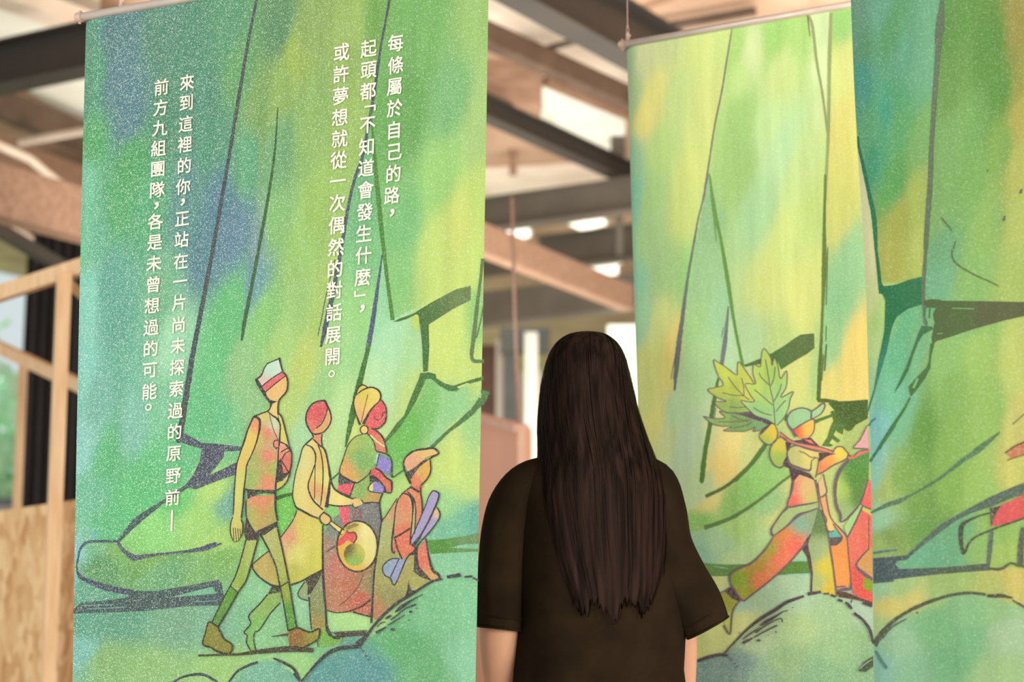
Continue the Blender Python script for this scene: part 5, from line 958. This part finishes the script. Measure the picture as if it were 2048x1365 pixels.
Fl(Q2, [(495,520),(562,525),(570,545),(500,580),(465,640),(430,730),(400,825),(350,915),(302,982),(318,940),(385,800),(440,650),(470,570)], (62,110,72), g=.15)
Fl(Q2, [(552,640),(580,645),(558,720),(550,810),(520,870),(470,940),(418,1005),(405,970),(402,935),(440,890),(520,810),(540,770)], (72,108,64), g=.15); I(Q2, [(435,945),(465,880)], 14, (116,176,110))
I(Q2, [(412,1010),(370,1090),(320,1165),(250,1270),(195,1360)], [10,14,18,18,22], (62,112,58), .2)
I(Q2, [(700,0),(702,55),(740,105),(850,170),(930,205),(1015,246)], [7,8,9,8,8,6], (92,102,62)); I(Q2, [(1108,1192),(1200,1110)], 6, (92,120,62)); I(Q2, [(848,1368),(930,1310),(1022,1244)], [10,9,4], (84,112,58)); I(Q2, [(120,1200),(150,1165),(175,1150)], [14,12,10], (60,130,140))
I(Q3, [(240,0),(190,75),(100,195)], [12,12,14], (66,118,80), .2)
I(Q3, [(105,466),(200,425),(260,405),(330,370),(470,290),(600,190),(690,130),(795,42)], [10,20,24,8,12,18,22,2], (84,116,92), .3)
I(Q3, [(118,680),(180,672),(255,662)], [10,12,6], (84,118,116))
Fl(Q3, [(118,708),(200,702),(300,692),(380,620),(480,530),(640,440),(740,385),(850,335),(960,290),(960,355),(850,392),(760,432),(640,470),(560,510),(480,570),(370,652),(300,716),(252,722),(240,740),(262,765),(500,757),(740,735),(742,772),(500,790),(350,806),(235,820),(232,832),(118,842)], [(200,770,(70,84,92)),(500,560,(86,102,94)),(600,770,(80,90,76))], g=.3)
Fl(Q3, [(770,440),(860,398),(960,350),(960,480),(860,515),(752,542)], [(850,450,(212,84,90)),(950,380,(206,96,84))], g=.2); Fl(Q3, [(742,442),(800,430),(770,480),(748,540)], (74,66,54))
I(Q3, [(740,468),(660,495),(592,545),(602,682),(645,612),(740,562),(930,492)], [8,9,22,14,9,9,9], (74,74,58)); I(Q3, [(752,560),(742,660),(732,765)], [16,22,14], (86,104,100)); I(Q3, [(915,545),(905,650),(900,755)], [20,28,30], (86,88,74)); I(Q3, [(735,762),(800,765),(850,735),(890,745),(940,755)], [10,14,10,12,14], (80,84,62))
Fl(Q3, [(822,150),(880,112),(945,85),(945,150),(880,172),(832,192),(850,170)], (196,118,84)); I(Q3, [(822,150),(880,110),(945,82)], 8, (100,72,52)); I(Q3, [(832,190),(880,172),(940,152)], 5, (130,84,60))
I(Q3, [(122,1168),(180,1090),(260,1020),(370,960),(500,913),(620,892),(720,900)], [34,22,16,18,14,14,12], (78,82,64), .3); I(Q3, [(728,908),(800,908),(862,918)], [14,18,8], (72,66,48)); I(Q3, [(860,930),(960,985)], [6,16], (76,76,56)); I(Q3, [(168,1135),(220,1075),(300,1030)], [8,9,6], (80,100,84)); I(Q3, [(130,1200),(160,1250),(195,1292)], [12,18,14], (84,126,120)); I(Q3, [(350,1000),(362,994)], 8, (80,90,66))
b3.end('printed_linework', b3.root, 'dark brush lines of a giant foot and a small red garment')

# ================================================================ PERSON
PD = 3.62                                    # distance of the body axis
def W3(px, py, dy=0.0):
    p = at_d(px, py, PD); return Vector((p.x, PD+dy, p.z))
pc = W3(1195, 1000)
person = thing('person', 'person seen from behind with long dark hair, black oversized t-shirt and bare forearms', 'person', (pc.x, PD, 0))
def skin_mesh(name, verts, edges, radii, m, parent, levels=2, label=None, root=0):
    me = bpy.data.meshes.new(name); off = ROOTLOC[root_of(parent).name]
    me.from_pydata([tuple(Vector(v)-off) for v in verts], edges, []); me.materials.append(m)
    o = bpy.data.objects.new(name, me); C.objects.link(o)
    sk = o.modifiers.new('skin', 'SKIN'); sk.use_smooth_shade = True
    for i, r in enumerate(radii):
        r = r if isinstance(r, tuple) else (r, r); me.skin_vertices[0].data[i].radius = r; me.skin_vertices[0].data[i].use_root = (i == root)
    sd = o.modifiers.new('sub', 'SUBSURF'); sd.levels = levels; sd.render_levels = levels
    dg = bpy.context.evaluated_depsgraph_get(); new = bpy.data.meshes.new_from_object(o.evaluated_get(dg))
    new.name = name; bpy.data.objects.remove(o); bpy.data.meshes.remove(me)
    new.polygons.foreach_set('use_smooth', [True]*len(new.polygons))
    r = bpy.data.objects.new(name, new); C.objects.link(r); r.parent = parent
    if label: r['label'] = label
    return r
X0 = pc.x
def v(x, y, z): return (X0+x, PD+y, z)
# skeleton: pelvis root
bv = [v(.01,0,.86), v(.01,0,1.00), v(.008,-.005,1.14), v(0,0,1.27), v(-.005,.005,1.335), v(-.012,.01,1.40), v(-.018,.02,1.46), v(-.02,.015,1.535),
      v(-.08,0,1.305), v(-.135,.0,1.27), v(-.185,-.01,1.15), v(-.199,-.005,1.02), v(-.192,.045,.90), v(-.175,.085,.80), v(-.172,.10,.76),
      v(.075,0,1.315), v(.115,.005,1.285), v(.142,.02,1.15), v(.168,.05,1.02), v(.170,.09,.90), v(.158,.12,.80), v(.156,.13,.76),
      v(-.065,0,.80), v(-.080,.0,.48), v(-.09,-.01,.10), v(-.09,.08,.045),
      v(.083,0,.80), v(.098,.02,.48), v(.11,.06,.11), v(.112,.15,.045)]
be = [(0,1),(1,2),(2,3),(3,4),(4,5),(5,6),(6,7),(3,8),(8,9),(9,10),(10,11),(11,12),(12,13),(13,14),(3,15),(15,16),(16,17),(17,18),(18,19),(19,20),(20,21),(0,22),(22,23),(23,24),(24,25),(0,26),(26,27),(27,28),(28,29)]
br = [(.13,.10),(.12,.09),(.125,.095),(.13,.09),(.06,.055),(.048,.048),(.062,.07),(.070,.078),
      .055,.046,.044,.043,.037,.027,.030, .055,.046,.042,.037,.032,.026,.030,
      .062,.050,.036,.036,.062,.050,.036,.036]
body = skin_mesh('body', bv, be, br, M['skin'], person, 2, 'bare arms below the sleeves')
for sx, hv in ((-1, Vector(v(-.172,.10,.745))), (1, Vector(v(.156,.13,.745)))):
    V_ = []; E_ = []; R_ = []
    for k, (dx, dy, ln) in enumerate(((0, -.028, .062), (0, -.010, .074), (0, .010, .070), (0, .028, .055))):
        p = hv+Vector((dx, dy*.9, -.01)); b0 = len(V_); d = Vector((-sx*.12, .10, -1)).normalized()
        V_ += [tuple(p), tuple(p+d*.035), tuple(p+d*(.035+ln*.45)+Vector((-sx*.004, .0, 0))), tuple(p+d*(.035+ln)+Vector((-sx*.014, 0, 0)))]
        R_ += [.0095, .0095, .0085, .0075]; E_ += [(b0, b0+1), (b0+1, b0+2), (b0+2, b0+3)]
    p = hv+Vector((-sx*.004, -.026, .012)); b0 = len(V_)
    # thumb leaves the side of the palm
    V_ += [tuple(p), tuple(p+Vector((-sx*.010, .048+.012, -.022))), tuple(p+Vector((-sx*.018, .072, -.05)))]; R_ += [.010, .010, .008]; E_ += [(b0, b0+1), (b0+1, b0+2)]
    # palm
    V_ += [tuple(hv+Vector((0, -.012, .03))), tuple(hv+Vector((0, 0, -.03)))]; R_ += [(.016, .028), (.014, .036)]; E_ += [(b0+3, b0+4)]
    # join every chain to the palm base
    for k in range(4): E_.append((b0+3, k*4))
    E_.append((b0+3, b0))
    skin_mesh('hand', V_, E_, R_, M['skin'], person, 1, root=b0+3)
# head (face turned away), with features
HC = Vector(v(-.02, .022, 1.515))
bm = bmesh.new(); bmesh.ops.create_uvsphere(bm, u_segments=40, v_segments=28, radius=1)
for q in bm.verts:
    x, y, z = q.co; j = max(0, -z)
    sx = .074*(1-.28*j*j); sy = .094*(1-.12*j); zz = z*.108
    yy = y*sy + (.012*j if y > 0 else -.0)
    if y > .55: yy -= .006*math.exp(-((z-.12)/.16)**2)*math.exp(-((abs(x)-.38)/.2)**2)*4   # eye sockets
    q.co = HC+Vector((x*sx, yy, zz))
emit_bm('head', bm, M['skin'], person, smooth=True)
headp = C.objects['head']
bm = bmesh.new(); tube_bm(bm, [HC+Vector((0, .088, .020)), HC+Vector((0, .102, -.008)), HC+Vector((0, .108, -.022)), HC+Vector((0, .094, -.030))], [.006, .009, .013, .007], 12); emit_bm('nose', bm, M['skin'], headp, smooth=True)
bm = bmesh.new(); tube_bm(bm, [HC+Vector((-.024, .086, -.056)), HC+Vector((0, .096, -.056)), HC+Vector((.024, .086, -.056))], [.003, .006, .003], 10); emit_bm('mouth', bm, M['lip'], headp, smooth=True)
for sx in (-1, 1):
    bm = bmesh.new(); bmesh.ops.create_uvsphere(bm, u_segments=14, v_segments=10, radius=.009)
    for q in bm.verts: q.co = HC+Vector((sx*.029, .081, .008))+q.co
    emit_bm('eye', bm, M['eye'], headp, smooth=True)
    bm = bmesh.new(); tube_bm(bm, [HC+Vector((sx*.073, .004, .018)), HC+Vector((sx*.080, -.006, .006)), HC+Vector((sx*.077, -.002, -.014)), HC+Vector((sx*.072, .004, -.026))], [.005, .012, .010, .004], 10); emit_bm('ear', bm, M['skin'], headp, smooth=True)

# ---- t-shirt: torso and two loose sleeves, open at hems
def loft(bm, secs, n=48, wob=None):
    rings = []
    for i, (c, rx, ry, rot) in enumerate(secs):
        ring = []
        for k in range(n):
            a = 2*math.pi*k/n; w_ = 1+(wob(i/(len(secs)-1), a) if wob else 0)
            p = Vector((math.cos(a)*rx*w_, math.sin(a)*ry*w_, 0)); p.rotate(rot); ring.append(bm.verts.new(Vector(c)+p))
        rings.append(ring)
    for a_, b_ in zip(rings[:-1], rings[1:]):
        for k in range(n): bm.faces.new([a_[k], a_[(k+1) % n], b_[(k+1) % n], b_[k]])
    return rings
from mathutils import Euler, Quaternion
def px2(x, y): p = W3(x, y); return p.x, p.z
def interp_secs(keys, m=26):
    """keys: (pxL, pxR, py, ry, dy) silhouettes; smooth rings between"""
    K_ = catmull([(a, b, c, d*1000, e*1000) for a, b, c, d, e in keys], 14)
    out = []
    for a, b, c, d, e in K_:
        xa, z = px2(a, c); xb, _ = px2(b, c); out.append((Vector(((xa+xb)/2, PD+e/1000, z)), abs(xb-xa)/2, d/1000, Euler((0, 0, 0))))
    return out
torso = interp_secs([(1140,1222,893,.050,.0),(1108,1262,905,.062,0),(1066,1306,925,.078,0),(1034,1340,962,.092,0),(1024,1350,1010,.104,0),(1030,1352,1070,.112,0),(1036,1364,1160,.114,.005),(1037,1372,1260,.116,.008),(1028,1368,1340,.120,.01),(1020,1382,1440,.132,.01),(1010,1392,1545,.142,.01)])
def tw(t, a): return .010*math.sin(5*a+3*t)*t + .008*math.sin(9*a-5*t)*t + .012*math.sin(3*a+6*t)*t
bm = bmesh.new(); R_ = loft(bm, torso, 72, tw)
def sleeve(keys, tilt):
    pts = catmull(keys, 14); secs = []
    for i, (x, y, r1, r2, dy) in enumerate(pts):
        p = W3(x, y, dy/1000); d0_ = pts[max(i-1, 0)]; d1_ = pts[min(i+1, len(pts)-1)]
        dirv = W3(d1_[0], d1_[1])-W3(d0_[0], d0_[1]); secs.append((p, r1/1000, r2/1000, dirv.to_track_quat('-Z', 'Y').to_euler() if False else Euler((0, math.atan2(-dirv.x, -dirv.z)*1.0, 0))))
    secs[-1] = (secs[-1][0], secs[-1][1], secs[-1][2], Euler((0, tilt, 0)))
    k = len(secs)-1
    for j in (1, 2, 3):
        f = j/4; e0 = secs[k-j][3].y; secs[k-j] = (*secs[k-j][:3], Euler((0, e0*f+tilt*(1-f), 0)))
    return secs
def sw(t, a): return .03*math.sin(3*a+4*t)*t+.02*math.sin(7*a-3*t)*t
loft(bm, sleeve([(1098,925,3,3,0),(1090,932,22,40,0),(1060,965,46,58,0),(1034,1010,56,66,0),(1018,1060,55,66,0),(1006,1130,50,62,0),(1002,1200,47,58,0),(1001,1258,46,58,0)], .10), 40, sw)
loft(bm, sleeve([(1262,922,3,3,0),(1275,932,24,40,0),(1304,965,48,60,0),(1318,1020,54,66,0),(1330,1090,54,66,0),(1358,1150,53,62,0),(1392,1205,51,58,0),(1416,1256,46,56,0)], -.50), 40, sw)
shirt = emit_bm('tshirt', bm, M['shirt'], person, smooth=True, label='black oversized short sleeved t-shirt')
md = shirt.modifiers.new('thick', 'SOLIDIFY'); md.thickness = .0025; md.offset = -1
# hems and collar
bm = bmesh.new()
def ring_seam(bm, sec, off, r=.0016, k=1.012):
    c, rx, ry, rot = sec; pts = []
    for i in range(41):
        a = 2*math.pi*i/40; p = Vector((math.cos(a)*rx*k, math.sin(a)*ry*k, off)); p.rotate(rot); pts.append(Vector(c)+p)
    tube_bm(bm, pts, r, 6, False)
s1 = sleeve([(1006,1130,50,62,0),(1002,1200,47,58,0),(1001,1258,46,58,0)], .10); s2 = sleeve([(1358,1150,53,62,0),(1392,1205,51,58,0),(1416,1256,46,56,0)], -.50)
bm.free()
for s_ in (s1, s2):
    for off_, r_ in ((.022, .0016), (0, .002)):
        bm = bmesh.new(); ring_seam(bm, s_[-1], off_, r_); emit_bm('hem_stitching', bm, M['shirt'], shirt, smooth=True)

# trousers and shoes
for sx, p0, p1, p2 in ((-1, v(-.070,0,.83), v(-.080,.0,.48), v(-.09,-.01,.10)), (1, v(.088,0,.83), v(.098,.02,.48), v(.11,.06,.10))):
    bm = bmesh.new(); tube_bm(bm, [p0, tuple((Vector(p0)+Vector(p1))/2), p1, tuple((Vector(p1)+Vector(p2))/2), p2], [(.074,.09),(.080,.092),(.068,.072),(.062,.064),(.060,.062)], 28, False); emit_bm('trouser_leg', bm, M['trousers'], person, smooth=True)
    q = Vector(p2); bm = bmesh.new()
    tube_bm(bm, [(q.x, q.y-.065, .045), (q.x, q.y-.04, .05), (q.x, q.y+.03, .055), (q.x, q.y+.10, .042), (q.x, q.y+.16, .034), (q.x, q.y+.19, .030)], [(.020,.028),(.036,.046),(.040,.052),(.044,.040),(.040,.032),(.018,.02)], 20); emit_bm('shoe', bm, M['shoe'], person, smooth=True)
    bm = bmesh.new(); tube_bm(bm, [(q.x, q.y-.075, .009), (q.x, q.y-.04, .009), (q.x, q.y+.10, .009), (q.x, q.y+.19, .009), (q.x, q.y+.205, .009)], [(.025,.009),(.040,.009),(.048,.009),(.038,.009),(.012,.008)], 16); emit_bm('shoe_sole', bm, M['shoe'], person)
bm = bmesh.new(); c_ = Vector(v(.01, 0, .84)); loft(bm, [(c_+Vector((0,0,.14)), .135, .095, Euler((0,0,0))), (c_, .146, .10, Euler((0,0,0))), (c_+Vector((0,0,-.07)), .150, .10, Euler((0,0,0))), (c_+Vector((0,0,-.12)), .135, .09, Euler((0,0,0))), (c_+Vector((0,0,-.125)), .01, .01, Euler((0,0,0)))], 40); emit_bm('trouser_waist', bm, M['trousers'], person, smooth=True)

# ---- hair: open shell over back and sides + strands
HK_ = [ # pxL, pxR, py, depth radius, centre dy, half opening angle (pi = closed)
 (1163,1185,663,.012,.010,1.0),(1135,1214,670,.045,.010,1.0),(1110,1236,690,.078,.012,1.0),(1094,1252,722,.098,.016,.92),(1084,1264,765,.110,.018,.78),(1079,1274,815,.114,.014,.72),(1077,1290,865,.112,.006,.66),(1077,1305,910,.112,-.004,.60),
 (1073,1322,950,.116,-.012,.54),(1064,1334,1000,.120,-.016,.50),(1068,1338,1060,.124,-.012,.46),(1080,1338,1120,.127,-.008,.43),(1096,1332,1165,.128,-.004,.41),(1110,1318,1195,.128,-.002,.38)]
HS = catmull([(a, b, c, d*1000, e*1000, f*100) for a, b, c, d, e, f in HK_], 9)
def hair_pt(sec, q, push=0.0, ragged=0.0):
    """q in -1..1 across the back"""
    a, b, c, d, e, f = sec; xa, z = px2(a, c); xb, _ = px2(b, c); cx = (xa+xb)/2; rx = (xb-xa)/2
    ang = q*math.pi*min(1, f/100)
    half = math.pi*min(1, f/100)
    s_ = math.sin(ang)/ (math.sin(half) if half < math.pi/2 else 1.0)
    return Vector((cx+(rx+push)*s_, PD+e/1000-(d/1000+push)*math.cos(ang), z-ragged))
bm = bmesh.new(); rows = []; NQ = 120
rnd = [random.uniform(0, 1) for _ in range(NQ+1)]
for i, sec in enumerate(HS):
    t_ = i/(len(HS)-1); row = []
    for k in range(NQ+1):
        q = -1+2*k/NQ
        g = (.0012*math.sin(k*.9+1.3*math.sin(k*.21))+.0022*math.sin(k*.37+2*math.sin(i*.05))+.0006*math.sin(k*2.1+i*.03))*min(1, t_*4)
        rg = (.03*rnd[k]+.03*math.sin(k*.11+1)**2-.03*abs(k/NQ-.5)*2)*max(0, (t_-.75)/.25)
        row.append(bm.verts.new(hair_pt(sec, q, g, rg)))
    rows.append(row)
for r0, r1 in zip(rows[:-1], rows[1:]):
    for k in range(NQ): bm.faces.new([r0[k], r0[k+1], r1[k+1], r1[k]])
hair = emit_bm('hair', bm, M['hair'], person, smooth=True, label='long straight dark brown hair down to the mid back')
md = hair.modifiers.new('thick', 'SOLIDIFY'); md.thickness = .004; md.offset = -1
bm = bmesh.new(); n = len(HS)
for s_i in range(900):
    q = random.uniform(-.98, .98); i0 = random.randint(0, int(n*.5)); i1 = min(n-1, i0+random.randint(n//4, n//2)); dq = random.uniform(-.03, .03); wv = random.uniform(.0006, .0013); prev = None
    push = random.uniform(.0018, .004)
    for i in range(i0, i1+1, 2):
        t_ = (i-i0)/(i1-i0+.001); pp = push*math.sin(math.pi*min(1, max(.02, t_)))
        qq = max(-1, min(1, q+dq*t_)); p = hair_pt(HS[i], qq, pp, .02*t_*max(0, i/n-.7)); p2 = hair_pt(HS[i], qq+wv/.12, pp)+Vector((0, 0, p.z-hair_pt(HS[i], qq, pp).z))
        c0, c1 = bm.verts.new(p), bm.verts.new(p2)
        if prev: bm.faces.new([prev[0], prev[1], c1, c0])
        prev = (c0, c1)
emit_bm('hair_strands', bm, M['hair'], hair, smooth=True, kind='stuff')
